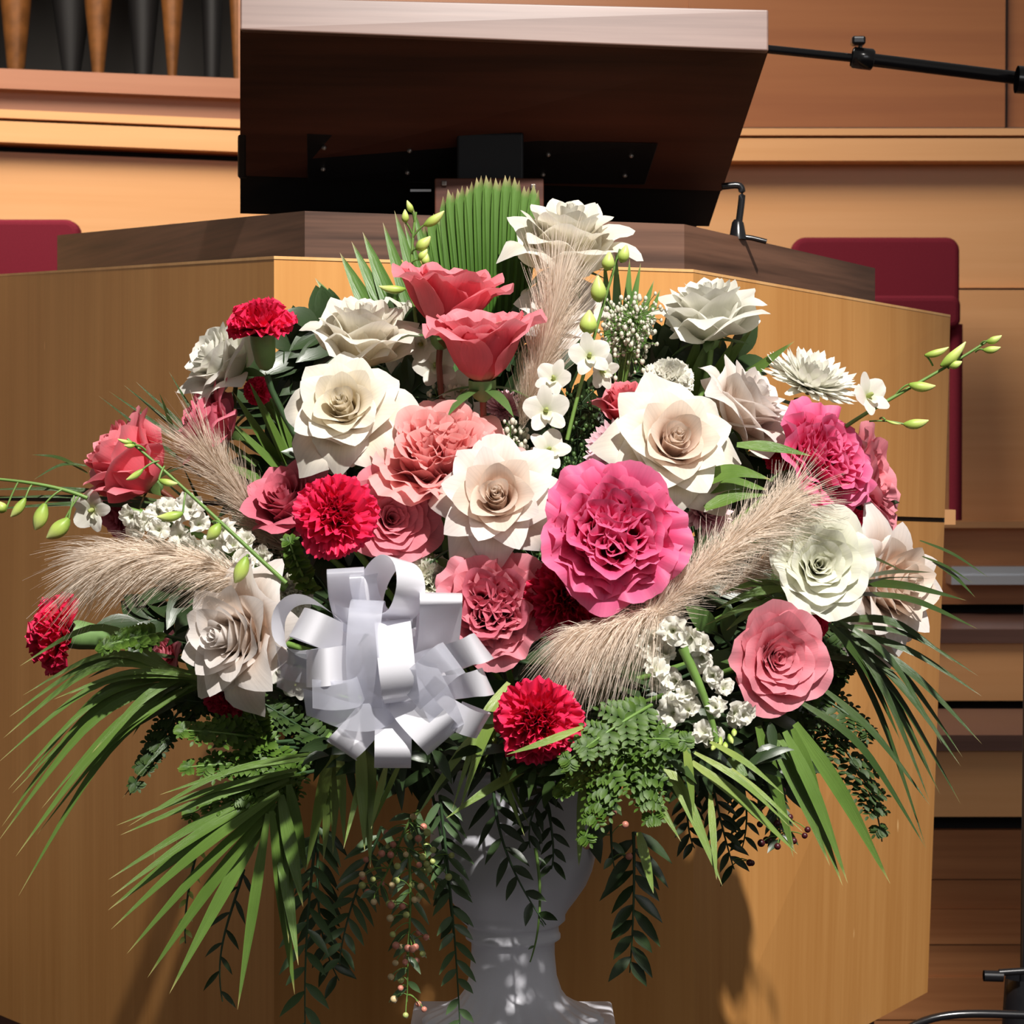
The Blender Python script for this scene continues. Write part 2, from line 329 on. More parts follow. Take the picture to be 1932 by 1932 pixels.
pbox('shadow_gap', 1250, 542, 2900, 548, 5.44, 0.1, M['black'], rw)
pbox('wall_panel', 1250, 547, 2900, 985, 5.36, 0.1, M['maple_h'], rw)
pbox('wall_panel', 500, 300, 1260, 985, 5.5, 0.1, M['maple_h'], rw)
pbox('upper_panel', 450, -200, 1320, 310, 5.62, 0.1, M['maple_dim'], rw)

# organ case opening with pipes, upper left
oc = tag(thing('organ_pipe_case', at(200, 60, 5.6), 'row of tapering brown and black organ pipe feet in a recess above the rosy ledge', 'organ'))
pbox('backboard', -1400, -220, 560, 170, 6.1, 0.05, M['grille'], oc)
def pipe_foot(x, wtop, wbot, ybot, mat, D, lab=None):
    P = [(at(x, yy, D), m_of(ww, D)) for yy, ww in ((-200, wtop * 1.9), (0, wtop), (ybot - 4, wbot), (ybot + 6, wbot * .9))]
    path = bez([p[0] for p in P[:1]] + [P[1][0], P[2][0], P[3][0]], 2)
    path = np.array([p[0] for p in P]); r = np.array([p[1] for p in P]) * .5
    o = tube('organ_pipe', path, r, mat, oc, seg=20)
    if lab: o['label'] = lab
for x, wt, wb, yb in ((30, 58, 34, 130), (185, 52, 24, 138), (325, 42, 18, 144), (448, 30, 14, 150), (-140, 64, 36, 124), (-390, 70, 38, 112), (-640, 76, 40, 100)):
    pipe_foot(x, wt, wb, yb, M['pipe'], 5.7, 'gilded brown pipe foot')
for x, wt, wb, yb in ((135, 74, 36, 136), (270, 60, 34, 142), (400, 40, 30, 148), (-30, 60, 40, 130), (-270, 84, 40, 112), (-520, 90, 42, 100)):
    pipe_foot(x, wt, wb, yb, M['pipe_dark'], 5.85, 'black pipe foot')

# choir risers at right: stepped fronts with dark gaps and brown treads
cr = struct(thing('riser_steps', at(1850, 1400, 4.4), None, None)); cr['label'] = 'stepped maple choir risers with brown treads'
pbox('nosing', 1680, 984, 2300, 996, 5.20, 0.2, M['maple_h'], cr)
pbox('riser_panel', 1680, 994, 2300, 1140, 5.24, 0.1, M['maple_plank'], cr)
pbox('grip_rail', 1795, 1069, 2300, 1085, 5.19, 0.05, M['chrome'], cr)
pbox('grip_rail', 1795, 1086, 2300, 1103, 5.17, 0.07, M['chrome'], cr)
pbox('shadow_gap', 1680, 1139, 2300, 1160, 5.3, 0.1, M['black'], cr)
def tread(y_back, y_front, D_front, mat):
    zf = at(1800, y_front, D_front).z; D_back = (EYE - zf) / ((y_back - 880.2) / F)
    a = at(1600, y_front, D_front); b = at(2300, y_front, D_front)
    box('tread', (a.x, D_front, zf - 0.03), (b.x, min(D_back, D_front + .9), zf), mat, cr)
tread(1150, 1187, 4.75, M['tread'])
pbox('riser_panel', 1600, 1187, 2300, 1322, 4.76, 0.1, M['maple_h'], cr)
pbox('shadow_gap', 1600, 1320, 2300, 1346, 4.82, 0.1, M['black'], cr)
tread(1338, 1387, 4.25, M['tread'])
pbox('riser_panel', 1600, 1387, 2300, 1541, 4.26, 0.1, M['maple_h'], cr)
pbox('shadow_gap', 1600, 1540, 2300, 1572, 4.32, 0.1, M['black'], cr)
pz = [1566, 1660, 1716, 1783, 1844, 1925, 2010, 2200, 2450]
for i in range(len(pz) - 1):
    pbox('plank', 1560, pz[i], 2300, pz[i + 1] - 1.5, 4.30 + 0.004 * (i % 2), 0.06, M['maple_plank'], cr)
struct(pbox('trim_1', 1780, 962, 1803, 990, 3.2, 0.03, M['maple_h']))

# burgundy choir chairs
def rounded_panel(name, x0, y0, x1, y1, D, th, mat, parent, rad):
    a = at(x0, y1, D); b = at(x1, y0, D); r = rad
    pts = []
    for cx, cz, a0 in ((b.x - r, b.z - r, 0), (a.x + r, b.z - r, 90), (a.x + r, a.z + r, 180), (b.x - r, a.z + r, 270)):
        for k in range(6): t = math.radians(a0 + 18 * k); pts.append((cx + r * math.cos(t), cz + r * math.sin(t)))
    n = len(pts); V = [(x, D, z) for x, z in pts] + [(x, D + th, z) for x, z in pts]
    Fc = [tuple(range(n)), tuple(range(2 * n - 1, n - 1, -1))] + [(i, i + n, (i + 1) % n + n, (i + 1) % n) for i in range(n)]
    o = mesh(name, V, Fc, mat, parent, None, False); m = o.modifiers.new('bevel', 'BEVEL'); m.width = 0.012; m.segments = 3; m.limit_method = 'ANGLE'
    return o
def choir_chair(x0, y0, x1, D, label):
    c = thing('choir_chair', at((x0 + x1) / 2, 900, D), label, 'chair', 'burgundy choir chairs')
    h = 110
    rounded_panel('backrest', x0, y0, x1, y0 + 200, D + 0.1, 0.05, M['burgundy'], c, 0.03)
    rounded_panel('seat', x0 + 10, y0 + h, x1 + 2, y0 + h + 62, D - 0.25, 0.36, M['burgundy'], c, 0.02)
    for sx in (x0 + 16, x1 - 8):
        for dd in (-0.22, 0.1):
            p = at(sx, y0 + h + 55, D + dd); tube('leg', [p, p - Vector((0, 0, 0.42))], 0.014, M['burgundy'], c, 8)
    return c
choir_chair(1495, 447, 1812, 5.0, 'burgundy upholstered chair behind the right end of the pulpit')
choir_chair(-170, 413, 148, 4.7, 'burgundy upholstered chair behind the left end of the pulpit')
choir_chair(300, 421, 640, 5.0, 'burgundy chair nearly hidden behind the dark pulpit ledge left of the desk')

# ------------------------------------------------------------------ the pulpit
pu = thing('pulpit', at(966, 1900, 2.6), 'faceted maple pulpit with a dark walnut ledge behind the flowers', 'pulpit')
P0 = (-70, 524.5, 3.6); P1 = (517, 487, 2.38); P2 = (1308, 512, 2.45); P3 = (1793, 597, 3.12)
def facet(name, A, B, ybA, ybB, mat, th=0.025):
    q = [at(A[0], ybA, A[2]), at(B[0], ybB, B[2]), at(B[0], B[1], B[2]), at(A[0], A[1], A[2])]
    # keep the lower corners plumb under the upper ones (the right-hand edge leans in a little)
    return slab(name, q, (0, th, 0), mat, pu)
def seam(A, B, yA, yB):
    pass
# each facet is an upper and a lower board with a thin dark joint
def split_facet(A, B, yj, ybot, xbotA=None, xbotB=None):
    (ax, ay, ad), (bx, by, bd) = A, B
    xa = xbotA if xbotA is not None else ax; xb = xbotB if xbotB is not None else bx
    def pt(x_top, x_bot, ytop, y, D): t = (y - ytop) / (ybot[0] - ytop); return at(x_top + (x_bot - x_top) * t, y, D)
    ja, jb = yj
    th = (0, 0.025, 0)
    slab('front_board', [pt(ax, xa, ay, ja, ad), pt(bx, xb, by, jb, bd), at(bx, by, bd), at(ax, ay, ad)], th, M['maple'], pu)
    slab('front_board', [at(xa, ybot[0], ad), at(xb, ybot[1], bd), pt(bx, xb, by, jb + 9, bd), pt(ax, xa, ay, ja + 9, ad)], th, M['maple'], pu)
    slab('joint_strip', [pt(ax, xa, ay, ja + 10, ad + .012), pt(bx, xb, by, jb + 10, bd + .012), pt(bx, xb, by, jb - 1, bd + .012), pt(ax, xa, ay, ja - 1, ad + .012)], (0, 0.01, 0), M['black'], pu)
split_facet(P0, P1, (934, 948), (1886, 2130))
split_facet(P1, P2, (948, 962), (2130, 2110))
split_facet(P2, P3, (962, 977), (2110, 1872), None, 1750)
tp = [at(*P0), at(*P1), at(*P2), at(*P3)]
for i in range(3):
    a, b = tp[i], tp[i + 1]
    slab('top_edging', [a + Vector((0, -.001, -.001)), b + Vector((0, -.001, -.001)), b + Vector((0, -.001, .0022)), a + Vector((0, -.001, .0022))], (0, 0.028, 0), M['maple_edge'], pu)
# recessed dark plinth
pl = [at(-40, 1700, 3.7), at(517, 1800, 2.50), at(1300, 1800, 2.58), at(1650, 1720, 3.1)]
for i in range(3):
    a, b = pl[i].copy(), pl[i + 1].copy(); a.z = b.z = 0.0; a2, b2 = a.copy(), b.copy(); a2.z = b2.z = 0.74
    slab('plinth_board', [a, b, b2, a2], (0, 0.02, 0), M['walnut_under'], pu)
# walnut ledge rising behind the maple fronts
L0 = (108, 444, 3.35); L1 = (575, 398, 2.50); L2 = (1291, 423, 2.58); L3 = (1651, 506, 3.1)
for A, B, mt in ((L0, L1, M['walnut']), (L1, L2, M['walnut']), (L2, L3, M['walnut'])):
    q = [at(A[0], A[1] + 130, A[2]), at(B[0], B[1] + 130, B[2]), at(B[0], B[1], B[2]), at(A[0], A[1], A[2])]
    slab('ledge_board', q, (0, 0.03, 0), mt, pu)
q0 = at(*L0); q3 = at(*L3)
tl = [at(*L0), at(*L1), at(*L2), at(*L3), Vector((q3.x - .05, q3.y + .3, q3.z)), Vector((q0.x + .05, q0.y + .3, q0.z))]
V = [tuple(p + Vector((0, 0.001, -0.001))) for p in tl] + [tuple(p + Vector((0, 0.001, -0.02))) for p in tl]
n = 6
mesh('ledge_top', V, [tuple(range(n)), tuple(range(2 * n - 1, n - 1, -1))] + [(i, i + n, (i + 1) % n + n, (i + 1) % n) for i in range(n)], M['walnut'], pu, None, False)

# reading desk on its post
rd = thing('reading_desk', at(925, 400, 2.75), 'slanted dark walnut reading desk with black bracket, standing over the pulpit ledge', 'lectern')
def dp(u, v, lift=0.0):
    """a point on the underside: u 0..1 from left to right, v 0..1 from the high near lip to the low far edge"""
    tl_, tr_ = at(453, 55, 2.46), at(1450, 95, 2.52)
    bl_, br_ = at(453, 408, 2.80), at(1338, 432, 2.94)
    p = tl_.lerp(tr_, u).lerp(bl_.lerp(br_, u), v)
    nn = (tr_ - tl_).cross(bl_ - tl_).normalized()
    if nn.y > 0: nn = -nn
    return p + nn * lift
up = Vector((0, 0.035, 0.035))
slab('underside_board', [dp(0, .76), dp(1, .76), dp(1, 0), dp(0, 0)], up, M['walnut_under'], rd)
slab('rear_board', [dp(0, 1, -.004), dp(1, 1, -.004), dp(1, .765, -.004), dp(0, .765, -.004)], up, M['black'], rd)
ll, lr = at(453, -6, 2.455), at(1450, 18, 2.515)
slab('front_lip', [at(453, 56, 2.45), at(1450, 96, 2.51), lr, ll], (0, 0.05, 0.0), M['walnut_lip'], rd, bevel=0.002)
top_n = Vector((0, 0.0, 0.0))
slab('desk_top', [ll + Vector((0, .051, -.002)), lr + Vector((0, .051, -.002)), lr + Vector((-.05, .48, -.22)), ll + Vector((.02, .48, -.22))], (0, .008, .012), M['walnut'], rd)
slab('bracket_plate', [dp(.135, .76, .004), dp(.83, .72, .004), dp(.835, .485, .004), dp(.13, .50, .004)], (0, 0.004, 0), M['bracket'], rd, bevel=0.001)
for u, v in ((.165, .56), (.165, .68), (.335, .56), (.335, .685), (.615, .555), (.612, .67), (.785, .545), (.782, .66)):
    c = dp(u, v, .007)
    a = np.linspace(0, 2 * PI, 8, endpoint=False); Vs = []
    for rr, yy in ((.0032, 0), (.002, -.0018)): Vs += [(c.x + rr * math.cos(t), c.y + yy, c.z + rr * math.sin(t)) for t in a]
    mesh('screw', Vs, [tuple(range(8, 16))] + [(i, (i + 1) % 8, (i + 1) % 8 + 8, i + 8) for i in range(8)], M['screw'], rd)
pbox('post', 862, 250, 988, 470, 2.66, 0.08, M['steel_blue'], rd, 0.003)
pbox('post_mount', 820, 336, 1026, 470, 2.64, 0.012, M['walnut_under'], rd, 0.002)
for x, y in ((838, 346), (1006, 352)):
    c = at(x, y, 2.638); box('screw', (c.x - .003, c.y - .001, c.z - .003), (c.x + .003, c.y + .003, c.z + .003), M['screw'], rd, .001)
c = dp(.345, .81, .003); slab('steel_tab', [c, c + Vector((.026, 0, 0)), c + Vector((.026, 0, .003)), c + Vector((0, 0, .003))], (0, .003, 0), M['chrome'], rd)
e0, e1 = dp(-.006, .53, .0), dp(-.006, .77, .0)
slab('edge_bumper', [e1, e1 + Vector((.012, 0, 0)), e0 + Vector((.012, 0, 0)), e0], (0, .05, 0), M['bracket'], rd, .003)
e0, e1 = dp(.995, .80, .0), dp(.995, .70, .0)

# boom stand and small gooseneck microphone
bm = thing('boom_stand', at(1945, 1900, 3.1), 'black boom stand whose arm reaches in behind the desk at upper right', 'stand')
tube('boom_arm', [at(1400, 88, 2.95), at(1625, 111, 3.0)], m_of(8, 3.0), M['black_metal'], bm, 14)
tube('boom_arm', [at(1620, 110, 3.0), at(1990, 156, 3.06)], m_of(12.5, 3.0), M['black_metal'], bm, 16)
tube('clutch', [at(1607, 108, 3.0), at(1610, 108.5, 3.0), at(1645, 112.5, 3.0), at(1648, 113, 3.0)], [m_of(17, 3), m_of(20, 3), m_of(20, 3), m_of(17, 3)], M['black_metal'], bm, 18)
tube('knob', [at(1623, 95, 3.0), at(1623, 84, 3.0)], m_of(4, 3), M['screw'], bm, 8)
pbox('knob', 1608, 67, 1634, 83, 2.985, 0.02, M['black_metal'], bm, .003)
tube('swivel_joint', [at(1918, 150, 3.02), at(1955, 153, 3.02)], m_of(26, 3.0), M['black_metal'], bm, 18)
pt_, pb_ = at(1950, 150, 3.08), at(1932, 1895, 3.08)
tube('pole', [pt_, pb_], m_of(8, 3.0), M['black_metal'], bm, 14)
tube('pole_sleeve', [at(1928, 1845, 3.06), at(1926, 2090, 3.06), Vector((pb_.x, 3.06, 0.1))], [m_of(32, 3.0), m_of(46, 3.0), m_of(46, 3.0)], M['black_metal'], bm, 18)
tube('knob', [at(1856, 1841, 3.02), at(1892, 1842, 3.02)], m_of(11, 3.0), M['black_metal'], bm, 12)
tube('knob', [at(1885, 1835, 3.02), at(1932, 1832, 3.02)], m_of(7, 3.0), M['black_metal'], bm, 8)
tube('cable', bez([at(1700, 1950, 2.98), at(1760, 1905, 2.98), at(1830, 1912, 2.98), at(1935, 1915, 2.98)], 14), m_of(8, 3), M['black_metal'], bm, 8)
for k in range(3):
    a = k * 2.1 + .4; tube('foot', [Vector((pb_.x, 3.06, .12)), Vector((pb_.x + .3 * math.cos(a), 3.06 + .3 * math.sin(a), .012))], .01, M['black_metal'], bm, 8)
gm = thing('gooseneck_microphone', at(1395, 448, 2.75), 'small black bent microphone stalk standing on the pulpit ledge right of the desk', 'microphone')
D = 2.72
tube('stalk', bez([at(1362, 352, D), at(1398, 348, D), at(1404, 345, D), at(1402, 360, D), at(1394, 420, D)], 14), m_of(6.5, D), M['black_metal'], gm, 12)
tube('grip', [at(1393, 416, D), at(1392, 420, D), at(1392, 452, D)], [m_of(8, D), m_of(11, D), m_of(17, D)], M['black_metal'], gm, 16)
tube('base_disc', [at(1400, 447, D + .0), at(1418, 449, D + .0), at(1446, 456, D)], [m_of(5, D), m_of(5, D), m_of(5, D)], M['black_metal'], gm, 8)

# ------------------------------------------------------------------ urn on its stand
UX, UD = 968, 2.02
uz = lambda y: at(UX, y, UD).z
uc = at(UX, 1700, UD)
base_z = uz(1945)
ur = thing('urn', (uc.x, UD, base_z), 'white pedestal urn with fluted foot holding the flower arrangement', 'urn')
um = lambda p: m_of(p, UD)
prof = [(60, 1470), (150, 1466), (172, 1448), (176, 1442), (176, 1436), (170, 1434), (168, 1440), (158, 1470), (153, 1500), (155, 1560), (158, 1590), (156, 1615), (150, 1640), (138, 1668), (120, 1694), (106, 1712), (99, 1724), (99, 1734), (90, 1742)]
lathe('bowl', [(um(a), uz(b)) for a, b in prof], M['urn'], ur, 64, center=(uc.x, UD))
prof = [(90, 1741), (86, 1745), (87, 1758), (90, 1762), (90, 1768), (84, 1772), (79, 1776), (79, 1800), (83, 1840), (92, 1868), (104, 1885), (130, 1902), (158, 1914), (168, 1922), (170, 1932), (160, 1938)]
fl = [0] * 9 + [.004, .012, .03, .04, .03, .01, 0]
lathe('foot', [(um(a), uz(b)) for a, b in prof], M['urn'], ur, 192, flute=fl, center=(uc.x, UD))
s = um(196); box('base_plate', (uc.x - s, UD - s, base_z - 0.03), (uc.x + s, UD + s, uz(1934)), M['urn'], ur, .004)
st = thing('flower_stand', (uc.x, UD, 0), 'plain dark plant stand carrying the white urn, just below view', 'stand')
s = um(205); sb = base_z - 0.03
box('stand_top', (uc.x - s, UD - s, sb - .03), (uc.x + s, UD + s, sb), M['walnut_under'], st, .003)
for sx in (-1, 1):
    for sy in (-1, 1):
        x, y = uc.x + sx * (s - .02), UD + sy * (s - .02); box('leg', (x - .014, y - .014, 0), (x + .014, y + .014, sb - .03), M['walnut_under'], st)
FOAM = at(962, 1430, 2.02)
V, Fc = tube_data([FOAM + Vector((0, 0, -.03)), FOAM + Vector((0, 0, 0)), FOAM + Vector((0, 0, .05)), FOAM + Vector((0, 0, .075))], [.07, .07, .066, .045], 20)
tag(mesh('floral_foam', V, Fc, M['foam']), 'block of green floral foam in the urn mouth under the foliage', 'foam')

# ------------------------------------------------------------------ petals and flower heads
def sm(x): x = np.clip(x, 0, 1); return x * x * (3 - 2 * x)
def petal_data(L, W, r0, z0, thb, thm, tht, wrapk=1.0, wmin=0.1, phi=0.0, tipc=0.26, point=0.0, roll=0.0, ruf=0.0, rfreq=2.5, jag=0.0, nu=9, nv=9, ph=0.0, c=(0, 0), tilt=0.0):
    u = np.linspace(-1, 1, nu)[None, :]; v = np.linspace(0, 1, nv)[:, None]
    fs = np.linspace(0, 1.25, 61); th = np.where(fs < .5, thb + (thm - thb) * sm(fs / .5), thm + (tht - thm) * sm((fs - .5) / .5))
    ds = fs[1] - fs[0]
    rho_f = r0 + L * np.concatenate([[0], np.cumsum(np.sin(th[:-1]) * ds)]); z_f = z0 + L * np.concatenate([[0], np.cumsum(np.cos(th[:-1]) * ds)])
    lu = 1 - tipc * np.abs(u) ** 2.4 + point * np.maximum(0, 1 - np.abs(u) * 1.8) ** 1.3
    if jag: lu = lu + jag * (np.sin(u * 21 + ph) * .6 + np.sin(u * 37 + 2 * ph) * .4)
    s = v * lu
    rho = np.interp(s, fs, rho_f); z = np.interp(s, fs, z_f); t_ = np.interp(s, fs, th)
    wd = W * (0.22 + 0.78 * sm(v / 0.62)) ; t = u * wd
    Rc = np.maximum(rho * wrapk, wmin)
    al = np.clip(t / Rc, -2.6, 2.6)
    x = rho - Rc * (1 - np.cos(al)); y = Rc * np.sin(al)
    e = np.clip((np.abs(u) - .5) / .5, 0, 1) ** 2 * sm((v - .25) / .6)
    nx, nz_ = np.cos(t_), -np.sin(t_)      # outward normal of the profile
    d = roll * e * W + ruf * W * np.sin(rfreq * PI * u + ph) * v ** 2 + ruf * .5 * W * np.sin(rfreq * 2.3 * u + ph * 3) * v ** 3
    x = x + d * nx * np.cos(al) ; y = y + d * nx * np.sin(al) * .7; z = z + d * nz_ * .8
    z = z + 0 * x
    cs, sn = math.cos(phi), math.sin(phi)
    V = np.stack([c[0] + x * cs - y * sn, c[1] + x * sn + y * cs, z], -1).reshape(-1, 3)
    U = np.stack([np.broadcast_to((u + 1) / 2, (nv, nu)), np.broadcast_to(v, (nv, nu))], -1).reshape(-1, 2)
    return V, gridfaces(nu, nv), U
R = random.uniform
def rose_petals(kind, opn, star=0):
    """unit-radius list of (V,F,U,slot)"""
    out = []; g = math.radians(137.5)
    if kind == 'rose':
        N = 34
        for i in range(N):
            t = i / (N - 1); phi = i * g + R(-.15, .15); o = opn
            if t < .27:      # rolled bud
                q = t / .27; L = .90 + .02 * q; W = .22 + .18 * q; thb = 8 + 26 * q; thm = -9 + 12 * q; tht = 0 + 18 * q + R(-4, 8); rl = 0; pt = .03
            elif t < .76:    # overlapping cup
                q = (t - .27) / .49; L = .93 + .07 * q; W = .42 + .16 * q; thb = 34 + 24 * q; thm = 3 + (6 + 34 * q) * o; tht = 20 + (22 + 58 * q) * o + R(-8, 12); rl = .08 + .26 * q; pt = .06 + .05 * R(0, 1)
            else:            # guard petals, reflexed with edges rolled back
                q = (t - .76) / .24; L = 1.0 + .14 * q + R(-.05, .05); W = .58 + .10 * q; thb = 58 + 20 * q; thm = 14 + (36 + 28 * q) * o + R(-5, 5); tht = 50 + 76 * o + 24 * q + R(-16, 18); rl = R(.34, .6); pt = .10 + .14 * R(0, 1)
            out.append(petal_data(L, W, .02 + .10 * t, -.46 + .05 * (1 - t), math.radians(thb), math.radians(thm), math.radians(tht), 1.0 + .35 * t * t, .06 + .14 * t, phi,
                       tipc=.30 - .06 * t + .30 * star * (t > .5), point=pt + .16 * star * max(0, t - .4) / .6, roll=rl, ruf=.03 + .035 * t, rfreq=R(1.2, 2.4), ph=R(0, 6), nu=13, nv=12) + ((1 if t < .5 else 0),))
    elif kind == 'garden':
        for i in range(34):
            t = i / 33; phi = i * g + R(-.2, .2)
            L = .66 + .50 * t; W = .34 + .20 * t
            out.append(petal_data(L, W, .14, -.40, math.radians(60), math.radians(14 + 48 * opn * t), math.radians(30 + 66 * t + R(-18, 22)), 1.1, .3, phi,
                       tipc=.16, point=.0, roll=.10, ruf=R(.14, .24), rfreq=R(1.4, 2.6), jag=.010, ph=R(0, 6), nu=15, nv=9) + (0,))
        for q in range(4):
            ca = q * PI / 2 + .7; cc = (.25 * math.cos(ca), .25 * math.sin(ca))
            for i in range(7):
                t = i / 6; phi = i * g + q
                out.append(petal_data(.60 + .06 * t + R(-.03, .03), .16 + .22 * t, .02 + .20 * t, -.12, math.radians(12), math.radians(0 + 10 * t), math.radians(18 + 34 * t), .9, .07, phi,
                           tipc=.12, ruf=.10, rfreq=R(1.4, 2.4), ph=R(0, 6), c=cc, nu=11, nv=7) + (1,))
        for i in range(12):
            phi = i * g; rr = R(.34, .60)
            out.append(petal_data(.62, .34, .0, -.14, math.radians(18), math.radians(14), math.radians(58), 1.0, .18, phi,
                       tipc=.12, ruf=.17, rfreq=R(1.6, 2.8), ph=R(0, 6), c=(rr * math.cos(phi) * .8, rr * math.sin(phi) * .8), nu=11, nv=7) + (0,))
    elif kind == 'rosette':
        for i in range(34):
            t = i / 33; phi = i * g + R(-.2, .2)
            L = .50 + .62 * t ** .9; W = .20 + .42 * t
            out.append(petal_data(L, W, .02 + .08 * t, -.36, math.radians(10 + 54 * t), math.radians(-4 + 66 * opn * t), math.radians(10 + 78 * t + R(-18, 18)), 1.1, .10 + .1 * t, phi,
                       tipc=.22, point=.05 * (R(0, 1) < .3), roll=.14 * t, ruf=.05 + .07 * t, rfreq=R(1.6, 3), ph=R(0, 6), nu=11, nv=9) + ((1 if t < .4 else 0),))
    elif kind == 'carnation':
        N = 46
        for i in range(N):
            t = (i + .5) / N; phi = i * g + R(-.3, .3); a = math.radians(8 + (88 + 22 * opn) * t ** .75 + R(-7, 7))
            L = R(.84, 1.02) * (1 - .10 * (t > .6) * t)
            out.append(petal_data(L, R(.27, .40), .02, -.18 * (1 - t), a * .55, a, a + math.radians(R(-18, 22)), 2.2, .4, phi,
                       tipc=.10, ruf=R(.22, .36), rfreq=R(2.4, 4.2), jag=.035, ph=R(0, 6), nu=15, nv=6) + (0,))
        for i in range(12):
            phi = R(0, 6.28); a = math.radians(R(0, 16)); rr = R(0, .16)
            out.append(petal_data(R(.74, .92), R(.20, .32), .02, -.05, a, a, a + math.radians(R(-20, 30)), 1.5, .25, phi, tipc=.1, ruf=R(.25, .4), rfreq=R(2, 4), jag=.04, ph=R(0, 6), nu=15, nv=6, c=(rr * math.cos(phi * 3), rr * math.sin(phi * 3))) + (0,))
    elif kind == 'mum':
        N = 120
        for i in range(N):
            t = (i + .5) / N; phi = i * g; a = math.radians(4 + 104 * t ** .8 + R(-6, 6))
            out.append(petal_data((.56 + .46 * t ** .6) * R(.9, 1.05), .115, .03 + .05 * t, -.10 * (1 - t) - .05, a * .5 + .1, a * .9, a * .9 - math.radians(R(0, 34)), 1.6, .06, phi,
                       tipc=.5, roll=-.25, ph=R(0, 6), nu=5, nv=6) + (0,))
    return out
def face_quat(fr, fu, ft, spin=0.0):
    d = Vector((fr, -ft, fu)).normalized()
    return d.to_track_quat('Z', 'Y') @ Quaternion((0, 0, 1), spin)
def dep(px, py): return 1.86 + .20 * ((px - 950) / 900) ** 2 + .20 * (max(0, (1150 - py)) / 800) ** 1.3
STEMS = []
def flower(kind, px, py, rpx, face, mat, label, cat=None, heart=None, dd=0.0, opn=.8, squash=1.0, grp=None, stem=None, spin=None, hip=True, name=None, stem_to=None, shift=.25, star=0):
    D = dep(px, py) + dd; ctr = at(px, py, D); Rm = m_of(rpx, D)
    q = face_quat(*face, spin if spin is not None else R(0, 6.28)); ax = q @ Vector((0, 0, 1))
    org = ctr - ax * (shift * Rm)
    nm = name or {'rose': 'rose', 'garden': 'garden_rose', 'rosette': 'rose', 'carnation': 'carnation', 'mum': 'chrysanthemum'}[kind]
    f = thing(nm, org, label, cat or {'mum': 'chrysanthemum', 'carnation': 'carnation'}.get(kind, 'rose'), grp, q)
    ps = rose_petals(kind, opn, star)
    rr = np.concatenate([np.hypot(p[0][:, 0], p[0][:, 1]) for p in ps]); k = Rm / np.percentile(rr, 97)
    for V, Fc, U, slot in ps:
        V = V * k; V[:, 2] *= squash
        mesh('petal', V, Fc, (heart if (slot == 1 and heart) else mat), f, U, True, False)
    zb = -.42 * k * squash
    sm_ = stem or M['stem']; qi = q.inverted()
    if kind == 'carnation':
        zs = [-.02, -.25, -.75, -.92, -.98]; rs = [.30, .30, .24, .16, .06]
        V, Fc = tube_data([(0, 0, z * k * .95) for z in zs], np.array(rs) * k, 14); mesh('calyx', V, Fc, M['calyx'], f, None, True, False)
        zb = -.93 * k
    elif hip:
        V, Fc = tube_data([(0, 0, zb + .10 * k), (0, 0, zb - .02 * k), (0, 0, zb - .16 * k), (0, 0, zb - .22 * k)], np.array([.20, .20, .13, .05]) * k, 10)
        h = mesh('rose_hip' if 'rose' in nm else 'calyx', V, Fc, M['calyx'], f, None, True, False)
        for j in range(5):
            a = j * 1.257 + .3; dr = vec((math.cos(a), math.sin(a), 0)); p0 = vec((0, 0, zb))
            pth = bez([p0 + dr * .14 * k, p0 + dr * .5 * k + vec((0, 0, -.02 * k)), p0 + dr * .78 * k + vec((0, 0, -.34 * k * R(.3, 1)))], 6)
            V, Fc, U = blade_data(pth, .20 * k, (0, 0, -1), .2, .8, .3); mesh('sepal', V, Fc, M['leaf'], f, U, True, False)
    # stem: from the head back and down into the foam
    end = stem_to if stem_to is not None else FOAM + Vector((R(-.03, .03), R(-.03, .03), R(-.01, .04)))
    sw = [vec((0, 0, zb - .12 * k)), vec((0, 0, zb - 1.1 * k)), vec(qi @ (end - org))]
    pth = bez([sw[0], sw[1], sw[1] * .35 + sw[2] * .65, sw[2]], 12)
    tube('stem', pth, np.linspace(.0030, .0026, 12) * (1.0 if kind != 'mum' else .8), sm_, f, 7, False)
    return f
WR = 'white and cream roses in the arrangement'; PR = 'pink roses in the arrangement'; CA = 'cerise carnations in the arrangement'
fl_ = flower
# --- white and cream roses
fl_('rose', 1072, 425, 100, (.10, .90, .36), M['cream'], 'topmost cream rose, tilted upward, in front of the black desk underside', star=0.5, squash=1.15, opn=.5, dd=.06, grp=WR)
fl_('rose', 688, 612, 92, (.12, .90, .30), M['cream'], 'high-centred cream rose with one drooping outer petal, left of the upper coral rose', opn=.3, dd=.0, grp=WR, squash=1.15)
fl_('rose', 790, 622, 78, (.55, .45, .60), M['cream'], 'shaded cream rose tucked behind the high-centred cream rose', opn=.7, dd=.11, grp=WR)
fl_('rose', 1335, 568, 90, (-.10, .92, .24), M['white'], 'pure white rose standing alone against the right pulpit front', star=0.4, opn=.38, dd=.03, grp=WR, squash=1.1)
fl_('rose', 402, 668, 84, (-.72, .50, .42), M['white'], 'white rose facing left beneath the upper left carnation', opn=.4, dd=.0, grp=WR)
fl_('rose', 645, 758, 104, (-.12, .42, .90), M['cream'], 'large open cream rose at left of centre below the high-centred one', star=0.35, heart=M['cream_heart'], opn=.85, dd=-.05, grp=WR)
fl_('rose', 588, 832, 58, (-.6, -.1, .7), M['cream'], 'half-hidden cream rose under the large open cream rose at left', opn=.7, dd=.05, grp=WR)
fl_('rose', 937, 932, 112, (-.05, .30, .95), M['blush'], 'cream rose with blush heart and pointed petals at the centre of the arrangement', star=1, heart=M['blush_heart'], opn=.95, dd=-.05, grp=WR)
